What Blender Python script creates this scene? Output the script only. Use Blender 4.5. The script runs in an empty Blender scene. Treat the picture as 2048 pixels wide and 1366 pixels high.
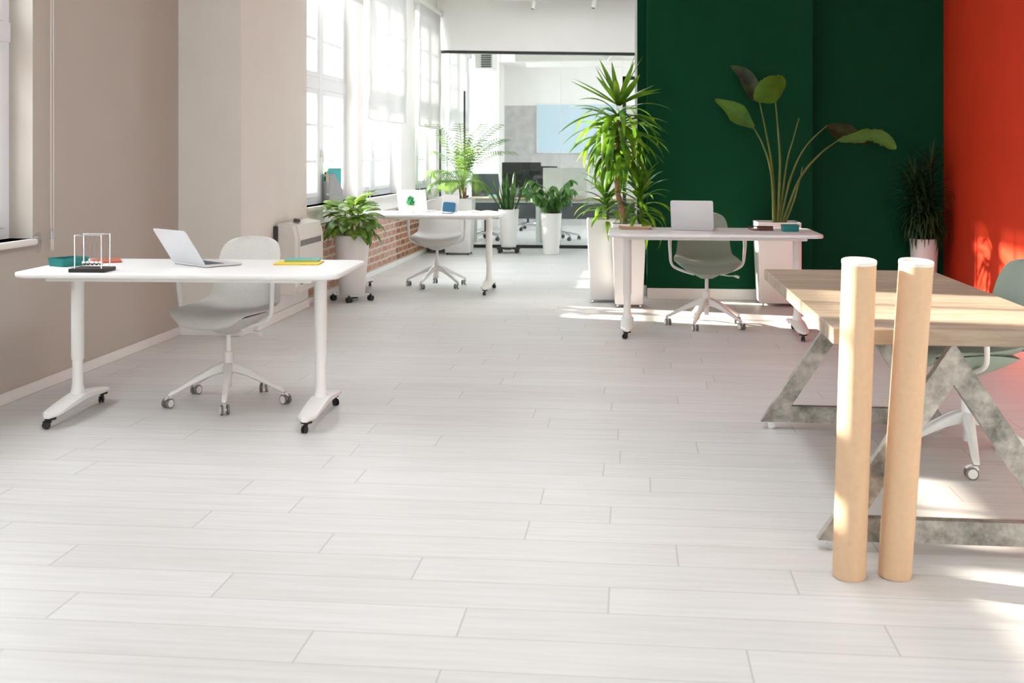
import bpy, bmesh, math, random
from mathutils import Vector, Matrix, noise
sin, cos, tan, PI = math.sin, math.cos, math.tan, math.pi
R = math.radians
scene = bpy.context.scene
COL = scene.collection

# ---------------------------------------------------------------- camera, sky, sun, exposure
FPX, HOR, EYE, YAW = 2300.0, 310.0, 1.34, math.atan(241 / 2300)      # focal length and horizon in pixels of the 2048 x 1366 frame
cam_d = bpy.data.cameras.new('camera')
cam_d.sensor_width = 36.0
cam_d.lens = FPX / 2048 * 36
cam_d.shift_y = -(683 - HOR) / 2048
cam_d.dof.use_dof = True
cam_d.dof.focus_distance = 6.6
cam_d.dof.aperture_fstop = 5.0
cam = bpy.data.objects.new('camera', cam_d)
COL.objects.link(cam)
cam.location = (0, 0, EYE)
cam.rotation_euler = (PI / 2, 0, YAW)
scene.camera = cam

world = bpy.data.worlds.new('sky')
scene.world = world
world.use_nodes = True
wn, wl = world.node_tree.nodes, world.node_tree.links
wn.clear()
wo = wn.new('ShaderNodeOutputWorld')
wb = wn.new('ShaderNodeBackground')
wt = wn.new('ShaderNodeTexCoord')
ws = wn.new('ShaderNodeSeparateXYZ')
wr = wn.new('ShaderNodeValToRGB')
wr.color_ramp.elements[0].position = 0.47
wr.color_ramp.elements[0].color = (0.55, 0.55, 0.56, 1)
wr.color_ramp.elements[1].position = 0.53
wr.color_ramp.elements[1].color = (0.925, 0.955, 1.02, 1)
wm = wn.new('ShaderNodeMath'); wm.operation = 'MULTIPLY_ADD'
wm.inputs[1].default_value = 0.5; wm.inputs[2].default_value = 0.5
wl.new(wt.outputs['Generated'], ws.inputs[0])
wl.new(ws.outputs['Z'], wm.inputs[0])
wl.new(wm.outputs[0], wr.inputs[0])
wl.new(wr.outputs[0], wb.inputs[0])
wb.inputs[1].default_value = 8.0
wl.new(wb.outputs[0], wo.inputs[0])

sun_d = bpy.data.lights.new('sun', 'SUN')
sun_d.energy = 18.0
sun_d.color = (1.0, 0.87, 0.74)
sun_d.angle = R(0.9)
sun = bpy.data.objects.new('sun', sun_d)
COL.objects.link(sun)
SUN_DIR = Vector((1.0, -0.24, -0.40)).normalized()
sun.rotation_euler = SUN_DIR.to_track_quat('-Z', 'Y').to_euler()
sun.location = (-9, 10, 5)

scene.view_settings.view_transform = 'Standard'
scene.view_settings.look = 'None'
scene.view_settings.gamma = 1.0
scene.view_settings.use_curve_mapping = False
scene.view_settings.exposure = 0.72
scene.cycles.use_denoising = True
scene.cycles.max_bounces = 10
scene.cycles.diffuse_bounces = 6
scene.cycles.transparent_max_bounces = 16
scene.cycles.sample_clamp_indirect = 8.0
scene.cycles.caustics_reflective = False
scene.cycles.caustics_refractive = False


def portal(loc, sx, sy, normal):
    """A sky portal in a window opening: it only guides sampling of the sky, it gives no light of its own."""
    d = bpy.data.lights.new('sky_portal', 'AREA')
    d.shape = 'RECTANGLE'; d.size = sx; d.size_y = sy
    d.cycles.is_portal = True
    o = bpy.data.objects.new('sky_portal', d)
    COL.objects.link(o)
    o.location = loc
    o.rotation_euler = Vector(normal).to_track_quat('-Z', 'Y').to_euler()


# ---------------------------------------------------------------- pixel -> world helpers (2048 x 1366 frame)
def cw(xc, yc, z=0.0):
    return Vector((xc * cos(YAW) - yc * sin(YAW), xc * sin(YAW) + yc * cos(YAW), z))

def at_z(px, py, z=0.0):
    d = FPX * (EYE - z) / (py - HOR)
    return cw((px - 1024) / FPX * d, d, z)

def at_d(px, py, d):
    return cw((px - 1024) / FPX * d, d, EYE - (py - HOR) * d / FPX)

# ---------------------------------------------------------------- materials
MATS = {}
def mat(name, color, rough=0.5, metal=0.0, noise_amt=0.0, noise_scale=20.0, bump=0.0, bump_scale=200.0, spec=0.5, sheen=0.0):
    m = bpy.data.materials.new(name); m.use_nodes = True
    n, l = m.node_tree.nodes, m.node_tree.links
    b = n['Principled BSDF']
    b.inputs['Roughness'].default_value = rough
    b.inputs['Metallic'].default_value = metal
    b.inputs['Specular IOR Level'].default_value = spec
    if sheen: b.inputs['Sheen Weight'].default_value = sheen
    tc = n.new('ShaderNodeTexCoord')
    nt = n.new('ShaderNodeTexNoise'); nt.inputs['Scale'].default_value = noise_scale; nt.inputs['Detail'].default_value = 4
    l.new(tc.outputs['Object'], nt.inputs['Vector'])
    rp = n.new('ShaderNodeValToRGB')
    lo = [max(0, c * (1 - noise_amt)) for c in color]; hi = [min(1, c * (1 + noise_amt)) for c in color]
    rp.color_ramp.elements[0].position = 0.3; rp.color_ramp.elements[1].position = 0.7
    rp.color_ramp.elements[0].color = (*lo, 1); rp.color_ramp.elements[1].color = (*hi, 1)
    l.new(nt.outputs['Fac'], rp.inputs[0]); l.new(rp.outputs[0], b.inputs['Base Color'])
    if bump:
        n2 = n.new('ShaderNodeTexNoise'); n2.inputs['Scale'].default_value = bump_scale; n2.inputs['Detail'].default_value = 3
        l.new(tc.outputs['Object'], n2.inputs['Vector'])
        bp = n.new('ShaderNodeBump'); bp.inputs['Strength'].default_value = bump; bp.inputs['Distance'].default_value = 0.01
        l.new(n2.outputs['Fac'], bp.inputs['Height']); l.new(bp.outputs[0], b.inputs['Normal'])
    MATS[name] = m
    return m

def leaf_mat(name, a, b_, trans=0.35, scale=3.0, rough=0.4, detail=2.0):
    m = bpy.data.materials.new(name); m.use_nodes = True
    n, l = m.node_tree.nodes, m.node_tree.links
    p = n['Principled BSDF']; out = n['Material Output']
    p.inputs['Roughness'].default_value = rough
    tc = n.new('ShaderNodeTexCoord')
    nt = n.new('ShaderNodeTexNoise'); nt.inputs['Scale'].default_value = scale; nt.inputs['Detail'].default_value = detail
    l.new(tc.outputs['Object'], nt.inputs['Vector'])
    rp = n.new('ShaderNodeValToRGB')
    rp.color_ramp.elements[0].position = 0.35; rp.color_ramp.elements[1].position = 0.65
    rp.color_ramp.elements[0].color = (*a, 1); rp.color_ramp.elements[1].color = (*b_, 1)
    l.new(nt.outputs['Fac'], rp.inputs[0]); l.new(rp.outputs[0], p.inputs['Base Color'])
    tr = n.new('ShaderNodeBsdfTranslucent')
    hs = n.new('ShaderNodeHueSaturation'); hs.inputs['Value'].default_value = 1.9; hs.inputs['Hue'].default_value = 0.48
    l.new(rp.outputs[0], hs.inputs['Color']); l.new(hs.outputs[0], tr.inputs['Color'])
    mx = n.new('ShaderNodeMixShader'); mx.inputs[0].default_value = trans
    l.new(p.outputs[0], mx.inputs[1]); l.new(tr.outputs[0], mx.inputs[2]); l.new(mx.outputs[0], out.inputs['Surface'])
    MATS[name] = m
    return m

def glass_mat(name, tint=(0.97, 0.99, 0.98), refl=1.0):
    m = bpy.data.materials.new(name); m.use_nodes = True
    n, l = m.node_tree.nodes, m.node_tree.links
    n.remove(n['Principled BSDF']); out = n['Material Output']
    t = n.new('ShaderNodeBsdfTransparent'); t.inputs[0].default_value = (*tint, 1)
    g = n.new('ShaderNodeBsdfGlossy'); g.inputs['Roughness'].default_value = 0.02
    f = n.new('ShaderNodeLayerWeight'); f.inputs['Blend'].default_value = 0.5
    pw = n.new('ShaderNodeMath'); pw.operation = 'POWER'; pw.inputs[1].default_value = 5.0
    l.new(f.outputs['Facing'], pw.inputs[0])
    mu = n.new('ShaderNodeMath'); mu.operation = 'MULTIPLY_ADD'; mu.inputs[1].default_value = 0.9 * refl; mu.inputs[2].default_value = 0.035 * refl
    l.new(pw.outputs[0], mu.inputs[0])
    mx = n.new('ShaderNodeMixShader')
    l.new(mu.outputs[0], mx.inputs[0]); l.new(t.outputs[0], mx.inputs[1]); l.new(g.outputs[0], mx.inputs[2])
    l.new(mx.outputs[0], out.inputs['Surface'])
    MATS[name] = m
    return m

def blind_mat(name):
    m = bpy.data.materials.new(name); m.use_nodes = True
    n, l = m.node_tree.nodes, m.node_tree.links
    n.remove(n['Principled BSDF']); out = n['Material Output']
    tc = n.new('ShaderNodeTexCoord')
    nt = n.new('ShaderNodeTexNoise'); nt.inputs['Scale'].default_value = 300
    l.new(tc.outputs['Object'], nt.inputs['Vector'])
    rp = n.new('ShaderNodeValToRGB')
    rp.color_ramp.elements[0].color = (0.52, 0.52, 0.52, 1); rp.color_ramp.elements[1].color = (0.60, 0.60, 0.595, 1)
    l.new(nt.outputs['Fac'], rp.inputs[0])
    d = n.new('ShaderNodeBsdfDiffuse'); tl = n.new('ShaderNodeBsdfTranslucent')
    t = n.new('ShaderNodeBsdfTransparent'); t.inputs[0].default_value = (1, 1, 1, 1)
    l.new(rp.outputs[0], d.inputs[0]); l.new(rp.outputs[0], tl.inputs[0])
    m1 = n.new('ShaderNodeMixShader'); m1.inputs[0].default_value = 0.075
    l.new(d.outputs[0], m1.inputs[1]); l.new(tl.outputs[0], m1.inputs[2])
    m2 = n.new('ShaderNodeMixShader'); m2.inputs[0].default_value = 0.08
    l.new(m1.outputs[0], m2.inputs[1]); l.new(t.outputs[0], m2.inputs[2])
    l.new(m2.outputs[0], out.inputs['Surface'])
    MATS[name] = m
    return m

def floor_mat():
    m = bpy.data.materials.new('pale_plank_floor'); m.use_nodes = True
    n, l = m.node_tree.nodes, m.node_tree.links
    b = n['Principled BSDF']
    def M(op, a, b2=None, c=None):
        x = n.new('ShaderNodeMath'); x.operation = op
        for i, v in enumerate((a, b2, c)):
            if v is None: continue
            if isinstance(v, (int, float)): x.inputs[i].default_value = v
            else: l.new(v, x.inputs[i])
        return x.outputs[0]
    tc = n.new('ShaderNodeTexCoord'); sp = n.new('ShaderNodeSeparateXYZ')
    l.new(tc.outputs['Object'], sp.inputs[0])
    X, Y = sp.outputs['X'], sp.outputs['Y']
    yy = M('MULTIPLY_ADD', Y, 1 / 0.206, 40.0 - 2.958 / 0.206 + 14)
    row = M('FLOOR', yy); fy = M('FRACT', yy)
    w1 = n.new('ShaderNodeTexWhiteNoise'); w1.noise_dimensions = '1D'; l.new(row, w1.inputs['W'])
    xx = M('ADD', M('MULTIPLY_ADD', X, 1 / 1.2, 20.0), w1.outputs['Value'])
    colm = M('FLOOR', xx); fx = M('FRACT', xx)
    cb = n.new('ShaderNodeCombineXYZ'); l.new(row, cb.inputs[0]); l.new(colm, cb.inputs[1])
    w2 = n.new('ShaderNodeTexWhiteNoise'); w2.noise_dimensions = '2D'; l.new(cb.outputs[0], w2.inputs['Vector'])
    # grain: noise stretched along the plank, shifted for each plank
    gx = n.new('ShaderNodeCombineXYZ')
    l.new(M('MULTIPLY_ADD', w2.outputs['Value'], 31.0, M('MULTIPLY', X, 1.3)), gx.inputs[0])
    l.new(M('MULTIPLY', Y, 22.0), gx.inputs[1])
    g = n.new('ShaderNodeTexNoise'); g.inputs['Scale'].default_value = 1.6; g.inputs['Detail'].default_value = 6; g.inputs['Roughness'].default_value = 0.6
    l.new(gx.outputs[0], g.inputs['Vector'])
    r1 = n.new('ShaderNodeValToRGB')
    r1.color_ramp.elements[0].position = 0.25; r1.color_ramp.elements[1].position = 0.62
    r1.color_ramp.elements[0].color = (0.60, 0.585, 0.57, 1); r1.color_ramp.elements[1].color = (0.69, 0.685, 0.68, 1)
    l.new(g.outputs['Fac'], r1.inputs[0])
    r2 = n.new('ShaderNodeValToRGB')
    r2.color_ramp.elements[0].color = (0.93, 0.925, 0.92, 1); r2.color_ramp.elements[1].color = (1, 1, 1, 1)
    l.new(w2.outputs['Value'], r2.inputs[0])
    mx = n.new('ShaderNodeMixRGB'); mx.blend_type = 'MULTIPLY'; mx.inputs[0].default_value = 1.0
    l.new(r1.outputs[0], mx.inputs[1]); l.new(r2.outputs[0], mx.inputs[2])
    ey = M('MINIMUM', fy, M('SUBTRACT', 1.0, fy)); ex = M('MINIMUM', fx, M('SUBTRACT', 1.0, fx))
    gr = M('MAXIMUM', M('LESS_THAN', ey, 0.010), M('LESS_THAN', ex, 0.0022))
    m3 = n.new('ShaderNodeMixRGB'); l.new(gr, m3.inputs[0]); l.new(mx.outputs[0], m3.inputs[1])
    m3.inputs[2].default_value = (0.47, 0.455, 0.44, 1)
    l.new(m3.outputs[0], b.inputs['Base Color'])
    b.inputs['Roughness'].default_value = 0.42
    b.inputs['Specular IOR Level'].default_value = 0.35
    bp = n.new('ShaderNodeBump'); bp.inputs['Strength'].default_value = 0.25; bp.inputs['Distance'].default_value = 0.003
    l.new(M('SUBTRACT', 1.0, gr), bp.inputs['Height']); l.new(bp.outputs[0], b.inputs['Normal'])
    MATS['floor'] = m

def brick_mat():
    m = bpy.data.materials.new('pale_mortared_brick'); m.use_nodes = True
    n, l = m.node_tree.nodes, m.node_tree.links
    b = n['Principled BSDF']; b.inputs['Roughness'].default_value = 0.85
    tc = n.new('ShaderNodeTexCoord'); sp = n.new('ShaderNodeSeparateXYZ'); cb = n.new('ShaderNodeCombineXYZ')
    l.new(tc.outputs['Object'], sp.inputs[0]); l.new(sp.outputs['Y'], cb.inputs[0]); l.new(sp.outputs['Z'], cb.inputs[1])
    nz = n.new('ShaderNodeTexNoise'); nz.inputs['Scale'].default_value = 9; l.new(tc.outputs['Object'], nz.inputs['Vector'])
    va = n.new('ShaderNodeVectorMath'); va.operation = 'MULTIPLY_ADD'
    va.inputs[1].default_value = (0.03, 0.03, 0.03)
    l.new(nz.outputs['Color'], va.inputs[0]); l.new(cb.outputs[0], va.inputs[2])
    def bt(c1, c2, mo):
        t = n.new('ShaderNodeTexBrick'); t.inputs['Scale'].default_value = 1.0
        t.inputs['Brick Width'].default_value = 0.25; t.inputs['Row Height'].default_value = 0.078
        t.inputs['Mortar Size'].default_value = 0.014; t.inputs['Mortar Smooth'].default_value = 0.3; t.inputs['Bias'].default_value = -0.2
        t.inputs['Color1'].default_value = (*c1, 1); t.inputs['Color2'].default_value = (*c2, 1); t.inputs['Mortar'].default_value = (*mo, 1)
        l.new(va.outputs[0], t.inputs['Vector'])
        return t
    t1 = bt((0.43, 0.205, 0.15), (0.50, 0.32, 0.25), (0.55, 0.50, 0.43))
    t2 = bt((0.40, 0.15, 0.085), (0.17, 0.07, 0.045), (0.50, 0.42, 0.32))
    st = n.new('ShaderNodeMath'); st.operation = 'GREATER_THAN'; st.inputs[1].default_value = 13.72
    l.new(sp.outputs['Y'], st.inputs[0])
    mx = n.new('ShaderNodeMixRGB'); l.new(st.outputs[0], mx.inputs[0]); l.new(t1.outputs[0], mx.inputs[1]); l.new(t2.outputs[0], mx.inputs[2])
    n2 = n.new('ShaderNodeTexNoise'); n2.inputs['Scale'].default_value = 30; n2.inputs['Detail'].default_value = 5; l.new(tc.outputs['Object'], n2.inputs['Vector'])
    r2 = n.new('ShaderNodeValToRGB'); r2.color_ramp.elements[0].color = (0.6, 0.6, 0.6, 1); r2.color_ramp.elements[1].color = (1.25, 1.2, 1.15, 1)
    l.new(n2.outputs['Fac'], r2.inputs[0])
    m2 = n.new('ShaderNodeMixRGB'); m2.blend_type = 'MULTIPLY'; m2.inputs[0].default_value = 0.8
    l.new(mx.outputs[0], m2.inputs[1]); l.new(r2.outputs[0], m2.inputs[2]); l.new(m2.outputs[0], b.inputs['Base Color'])
    bp = n.new('ShaderNodeBump'); bp.inputs['Strength'].default_value = 0.6; bp.inputs['Distance'].default_value = 0.01; bp.invert = True
    l.new(t1.outputs['Fac'], bp.inputs['Height']); l.new(bp.outputs[0], b.inputs['Normal'])
    MATS['brick'] = m

def wood_mat():
    """Oak-like boards running across the table (local x), each with its own tone."""
    m = bpy.data.materials.new('pale_oak_boards'); m.use_nodes = True
    n, l = m.node_tree.nodes, m.node_tree.links
    b = n['Principled BSDF']; b.inputs['Roughness'].default_value = 0.5; b.inputs['Specular IOR Level'].default_value = 0.3
    tc = n.new('ShaderNodeTexCoord'); mp = n.new('ShaderNodeMapping'); mp.inputs['Scale'].default_value = (1.6, 14, 14)
    l.new(tc.outputs['Object'], mp.inputs[0])
    g = n.new('ShaderNodeTexNoise'); g.inputs['Scale'].default_value = 2.2; g.inputs['Detail'].default_value = 7; g.inputs['Roughness'].default_value = 0.65
    l.new(mp.outputs[0], g.inputs['Vector'])
    rp = n.new('ShaderNodeValToRGB')
    rp.color_ramp.elements[0].position = 0.3; rp.color_ramp.elements[1].position = 0.7
    rp.color_ramp.elements[0].color = (0.25, 0.185, 0.135, 1); rp.color_ramp.elements[1].color = (0.44, 0.355, 0.275, 1)
    l.new(g.outputs['Fac'], rp.inputs[0])
    sp = n.new('ShaderNodeSeparateXYZ'); l.new(tc.outputs['Object'], sp.inputs[0])
    w = n.new('ShaderNodeMath'); w.operation = 'MULTIPLY_ADD'; w.inputs[1].default_value = 1 / 0.25; w.inputs[2].default_value = 40
    l.new(sp.outputs['Y'], w.inputs[0])
    fl = n.new('ShaderNodeMath'); fl.operation = 'FLOOR'; l.new(w.outputs[0], fl.inputs[0])
    wn_ = n.new('ShaderNodeTexWhiteNoise'); wn_.noise_dimensions = '1D'; l.new(fl.outputs[0], wn_.inputs['W'])
    r2 = n.new('ShaderNodeValToRGB'); r2.color_ramp.elements[0].color = (0.85, 0.84, 0.82, 1); r2.color_ramp.elements[1].color = (1.08, 1.08, 1.08, 1)
    l.new(wn_.outputs['Value'], r2.inputs[0])
    m2 = n.new('ShaderNodeMixRGB'); m2.blend_type = 'MULTIPLY'; m2.inputs[0].default_value = 1
    l.new(rp.outputs[0], m2.inputs[1]); l.new(r2.outputs[0], m2.inputs[2])
    l.new(m2.outputs[0], b.inputs['Base Color'])
    MATS['wood'] = m

def steel_mat():
    m = bpy.data.materials.new('raw_mottled_steel'); m.use_nodes = True
    n, l = m.node_tree.nodes, m.node_tree.links
    b = n['Principled BSDF']; b.inputs['Metallic'].default_value = 0.4
    tc = n.new('ShaderNodeTexCoord')
    g = n.new('ShaderNodeTexNoise'); g.inputs['Scale'].default_value = 9; g.inputs['Detail'].default_value = 6; g.inputs['Roughness'].default_value = 0.7
    l.new(tc.outputs['Object'], g.inputs['Vector'])
    rp = n.new('ShaderNodeValToRGB')
    rp.color_ramp.elements[0].position = 0.32; rp.color_ramp.elements[1].position = 0.66
    rp.color_ramp.elements[0].color = (0.10, 0.095, 0.085, 1); rp.color_ramp.elements[1].color = (0.50, 0.47, 0.42, 1)
    l.new(g.outputs['Fac'], rp.inputs[0]); l.new(rp.outputs[0], b.inputs['Base Color'])
    rr = n.new('ShaderNodeMapRange'); rr.inputs['To Min'].default_value = 0.55; rr.inputs['To Max'].default_value = 0.3
    l.new(g.outputs['Fac'], rr.inputs[0]); l.new(rr.outputs[0], b.inputs['Roughness'])
    MATS['steel'] = m

mat('wall_white', (0.86, 0.84, 0.825), 0.8, noise_amt=0.015, noise_scale=3, spec=0.2)
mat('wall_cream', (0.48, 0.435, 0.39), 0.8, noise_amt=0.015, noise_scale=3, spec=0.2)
mat('ceiling_white', (0.88, 0.87, 0.855), 0.9, noise_amt=0.01, spec=0.2)
mat('wall_pier', (0.76, 0.735, 0.69), 0.8, noise_amt=0.015, noise_scale=3, spec=0.2)
mat('wall_green', (0.0045, 0.055, 0.024), 0.75, noise_amt=0.05, noise_scale=5, spec=0.08)
mat('wall_red', (0.62, 0.040, 0.012), 0.6, noise_amt=0.04, noise_scale=4, spec=0.25)
mat('trim_white', (0.76, 0.75, 0.73), 0.5, noise_amt=0.01)
mat('concrete', (0.52, 0.51, 0.505), 0.9, noise_amt=0.14, noise_scale=6)
mat('frame_white', (0.78, 0.80, 0.84), 0.4, noise_amt=0.01)
mat('black_metal', (0.012, 0.014, 0.014), 0.4, noise_amt=0.1)
mat('desk_white', (0.77, 0.765, 0.765), 0.4, noise_amt=0.01, spec=0.4)
mat('metal_white', (0.80, 0.79, 0.77), 0.35, noise_amt=0.01)
mat('planter_white', (0.80, 0.785, 0.775), 0.35, noise_amt=0.012, noise_scale=4)
mat('fabric_light', (0.57, 0.55, 0.52), 0.95, noise_amt=0.10, noise_scale=260, bump=0.3, bump_scale=500, sheen=0.2)
mat('fabric_sage', (0.25, 0.30, 0.245), 0.95, noise_amt=0.10, noise_scale=260, bump=0.3, bump_scale=500, sheen=0.2)
mat('shell_sage', (0.33, 0.41, 0.33), 0.6, noise_amt=0.02)
mat('rubber_grey', (0.20, 0.185, 0.17), 0.6, noise_amt=0.1)
mat('rubber_black', (0.015, 0.015, 0.016), 0.5, noise_amt=0.1)
mat('chrome', (0.75, 0.75, 0.76), 0.18, metal=1.0, noise_amt=0.02)
mat('aluminium', (0.66, 0.67, 0.69), 0.42, metal=0.35, noise_amt=0.01)
mat('key_grey', (0.10, 0.10, 0.11), 0.5, noise_amt=0.05)
mat('screen_black', (0.02, 0.022, 0.025), 0.15, noise_amt=0.1)
mat('teal', (0.0, 0.17, 0.16), 0.45, noise_amt=0.04)
mat('teal_light', (0.05, 0.42, 0.43), 0.5, noise_amt=0.04)
mat('yellow', (0.80, 0.60, 0.03), 0.5, noise_amt=0.04)
mat('paper', (0.76, 0.74, 0.70), 0.8, noise_amt=0.02)
mat('kraft', (0.62, 0.42, 0.265), 0.75, noise_amt=0.04, noise_scale=60)
mat('tan_paper', (0.50, 0.33, 0.19), 0.75, noise_amt=0.06)
mat('leather_brown', (0.10, 0.028, 0.016), 0.5, noise_amt=0.25, noise_scale=30)
mat('book_rust', (0.46, 0.12, 0.06), 0.6, noise_amt=0.06)
mat('plastic_blue', (0.03, 0.14, 0.27), 0.3, noise_amt=0.06)
mat('soil', (0.018, 0.013, 0.010), 0.95, noise_amt=0.5, noise_scale=60, bump=1.0, bump_scale=80)
mat('bark', (0.30, 0.17, 0.09), 0.85, noise_amt=0.35, noise_scale=25, bump=0.6, bump_scale=60)
mat('heater_cream', (0.70, 0.67, 0.62), 0.5, noise_amt=0.015)
mat('slot_grey', (0.16, 0.155, 0.15), 0.7, noise_amt=0.1)
mat('slot_dark', (0.05, 0.045, 0.042), 0.7, noise_amt=0.1)
mat('fabric_grey', (0.085, 0.09, 0.10), 0.9, noise_amt=0.15, noise_scale=120)
mat('chair_black', (0.02, 0.02, 0.022), 0.7, noise_amt=0.15, noise_scale=80)
mat('board_blue', (0.52, 0.66, 0.76), 0.35, noise_amt=0.01)
mat('oak_light', (0.55, 0.42, 0.29), 0.5, noise_amt=0.12, noise_scale=8)
mat('facade', (0.62, 0.50, 0.36), 0.9, noise_amt=0.08, noise_scale=0.8)
mat('facade_trim', (0.55, 0.50, 0.46), 0.9, noise_amt=0.05)
mat('holder_grey', (0.30, 0.31, 0.33), 0.5, noise_amt=0.02)
mat('string', (0.55, 0.55, 0.55), 0.5, noise_amt=0.02)
leaf_mat('leaf_yucca', (0.035, 0.125, 0.010), (0.14, 0.29, 0.018), 0.46, 7, rough=0.28)
leaf_mat('leaf_palm', (0.06, 0.15, 0.018), (0.13, 0.25, 0.035), 0.28, 5)
leaf_mat('leaf_sansevieria', (0.018, 0.065, 0.018), (0.06, 0.14, 0.03), 0.1, 14)
leaf_mat('leaf_ficus', (0.035, 0.12, 0.025), (0.08, 0.20, 0.04), 0.25, 8)
leaf_mat('leaf_dieffenbachia', (0.016, 0.085, 0.012), (0.20, 0.33, 0.045), 0.28, 22, detail=4)
leaf_mat('leaf_strelitzia', (0.045, 0.135, 0.010), (0.085, 0.20, 0.016), 0.22, 6, rough=0.55)
leaf_mat('leaf_strelitzia_dark', (0.014, 0.022, 0.008), (0.035, 0.055, 0.014), 0.1, 10, rough=0.6)
leaf_mat('leaf_dracaena', (0.008, 0.030, 0.006), (0.025, 0.06, 0.012), 0.12, 10)
leaf_mat('stalk_green', (0.09, 0.14, 0.025), (0.15, 0.18, 0.045), 0.1, 8)
leaf_mat('leaf_succulent', (0.02, 0.20, 0.08), (0.06, 0.33, 0.14), 0.2, 20)
glass_mat('window_glass')
glass_mat('partition_glass', (0.93, 0.965, 0.955), 1.0)
glass_mat('clear_plastic', (0.9, 0.92, 0.93), 1.2)
blind_mat('blind_fabric')
floor_mat(); brick_mat(); wood_mat(); steel_mat()

# ---------------------------------------------------------------- mesh building
class MB:
    def __init__(s):
        s.bm = bmesh.new()
    def verts_faces(s, vs, fs, mi=0):
        v = [s.bm.verts.new(p) for p in vs]
        for f in fs:
            try:
                x = s.bm.faces.new([v[i] for i in f]); x.material_index = mi
            except ValueError:
                pass
        return s
    def box(s, c, size, rot=None, bevel=0.0, seg=2, mi=0):
        M = Matrix.Translation(Vector(c)) @ (rot.to_4x4() if rot is not None else Matrix.Identity(4)) @ Matrix.Diagonal((size[0], size[1], size[2], 1))
        r = bmesh.ops.create_cube(s.bm, size=1.0, matrix=M)
        vs = r['verts']
        fs = list({f for v in vs for f in v.link_faces})
        for f in fs: f.material_index = mi
        if bevel > 0:
            es = list({e for v in vs for e in v.link_edges})
            rb = bmesh.ops.bevel(s.bm, geom=es, offset=bevel, segments=seg, affect='EDGES', clamp_overlap=True)
            for f in rb['faces']: f.material_index = mi
        return s
    def span(s, a, b, **k):
        return s.box([(a[i] + b[i]) / 2 for i in range(3)], [abs(b[i] - a[i]) for i in range(3)], **k)
    def loft(s, rings, cap0=True, cap1=True, mi=0, closed=True):
        n = len(rings[0]); base = []
        for r in rings: base.append([s.bm.verts.new(p) for p in r])
        m = n if closed else n - 1
        for a, b in zip(base, base[1:]):
            for i in range(m):
                j = (i + 1) % n
                f = s.bm.faces.new((a[i], a[j], b[j], b[i])); f.material_index = mi
        if cap0: f = s.bm.faces.new(base[0][::-1]); f.material_index = mi
        if cap1: f = s.bm.faces.new(base[-1]); f.material_index = mi
        return s
    def tube(s, pts, r, n=10, mi=0, flat=1.0, up=None, cap=True):
        pts = [Vector(p) for p in pts]
        if isinstance(r, (int, float)): r = [r] * len(pts)
        rings = []
        ref = Vector(up) if up is not None else None
        prev = None
        for i, p in enumerate(pts):
            t = (pts[min(i + 1, len(pts) - 1)] - pts[max(i - 1, 0)]).normalized()
            if prev is None:
                a = ref if ref is not None else (Vector((0, 0, 1)) if abs(t.z) < 0.9 else Vector((1, 0, 0)))
            else:
                a = ref if ref is not None else prev
            u = (a - t * a.dot(t))
            if u.length < 1e-5: u = t.orthogonal()
            u.normalize(); w = t.cross(u); prev = u
            rings.append([p + (u * cos(2 * PI * k / n) + w * flat * sin(2 * PI * k / n)) * r[i] for k in range(n)])
        return s.loft(rings, cap, cap, mi)
    def cyl(s, p0, p1, r0, r1=None, n=20, mi=0):
        return s.tube([p0, p1], [r0, r0 if r1 is None else r1], n=n, mi=mi)
    def lathe(s, prof, n=28, c=(0, 0, 0), mi=0, cap0=True, cap1=True):
        c = Vector(c)
        return s.loft([[c + Vector((r * cos(2 * PI * k / n), r * sin(2 * PI * k / n), z)) for k in range(n)] for r, z in prof], cap0, cap1, mi)
    def sphere(s, c, r, mi=0, n=12):
        prof = [(r * sin(PI * i / n), -r * cos(PI * i / n)) for i in range(1, n)]
        return s.lathe(prof, n=n + 4, c=c, mi=mi)
    def blade(s, pts, widths, side, fold=0.0, mi=0):
        """A leaf: three vertices across at every point; fold lifts the margins along the blade's normal."""
        pts = [Vector(p) for p in pts]; rows = []
        for i, p in enumerate(pts):
            t = (pts[min(i + 1, len(pts) - 1)] - pts[max(i - 1, 0)])
            t = t.normalized() if t.length > 1e-6 else Vector((0, 0, 1))
            sd = Vector(side[i]) if isinstance(side, list) else Vector(side)
            sd = (sd - t * sd.dot(t))
            sd = sd.normalized() if sd.length > 1e-4 else t.orthogonal().normalized()
            nm = sd.cross(t)
            w = widths[i]
            rows.append([s.bm.verts.new(p - sd * w + nm * w * fold), s.bm.verts.new(p), s.bm.verts.new(p + sd * w + nm * w * fold)])
        for a, b in zip(rows, rows[1:]):
            for k in (0, 1):
                f = s.bm.faces.new((a[k], a[k + 1], b[k + 1], b[k])); f.material_index = mi
        return s
    def shear(s, k=0.012, y0=12.0):
        for v in s.bm.verts: v.co.x += k * (v.co.y - y0)
        return s
    def build(s, name, mats, parent=None, smooth=38, loc=None, rot=None):
        bmesh.ops.recalc_face_normals(s.bm, faces=[f for f in s.bm.faces])
        me = bpy.data.meshes.new(name)
        s.bm.to_mesh(me); s.bm.free()
        if isinstance(mats, str): mats = [mats]
        for m in mats: me.materials.append(MATS[m])
        if smooth:
            me.polygons.foreach_set('use_smooth', [True] * len(me.polygons))
            try: me.set_sharp_from_angle(angle=R(smooth))
            except Exception: pass
        o = bpy.data.objects.new(name, me); COL.objects.link(o)
        if parent is not None: o.parent = parent
        if loc is not None: o.location = loc
        if rot is not None: o.rotation_euler = rot
        return o

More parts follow.
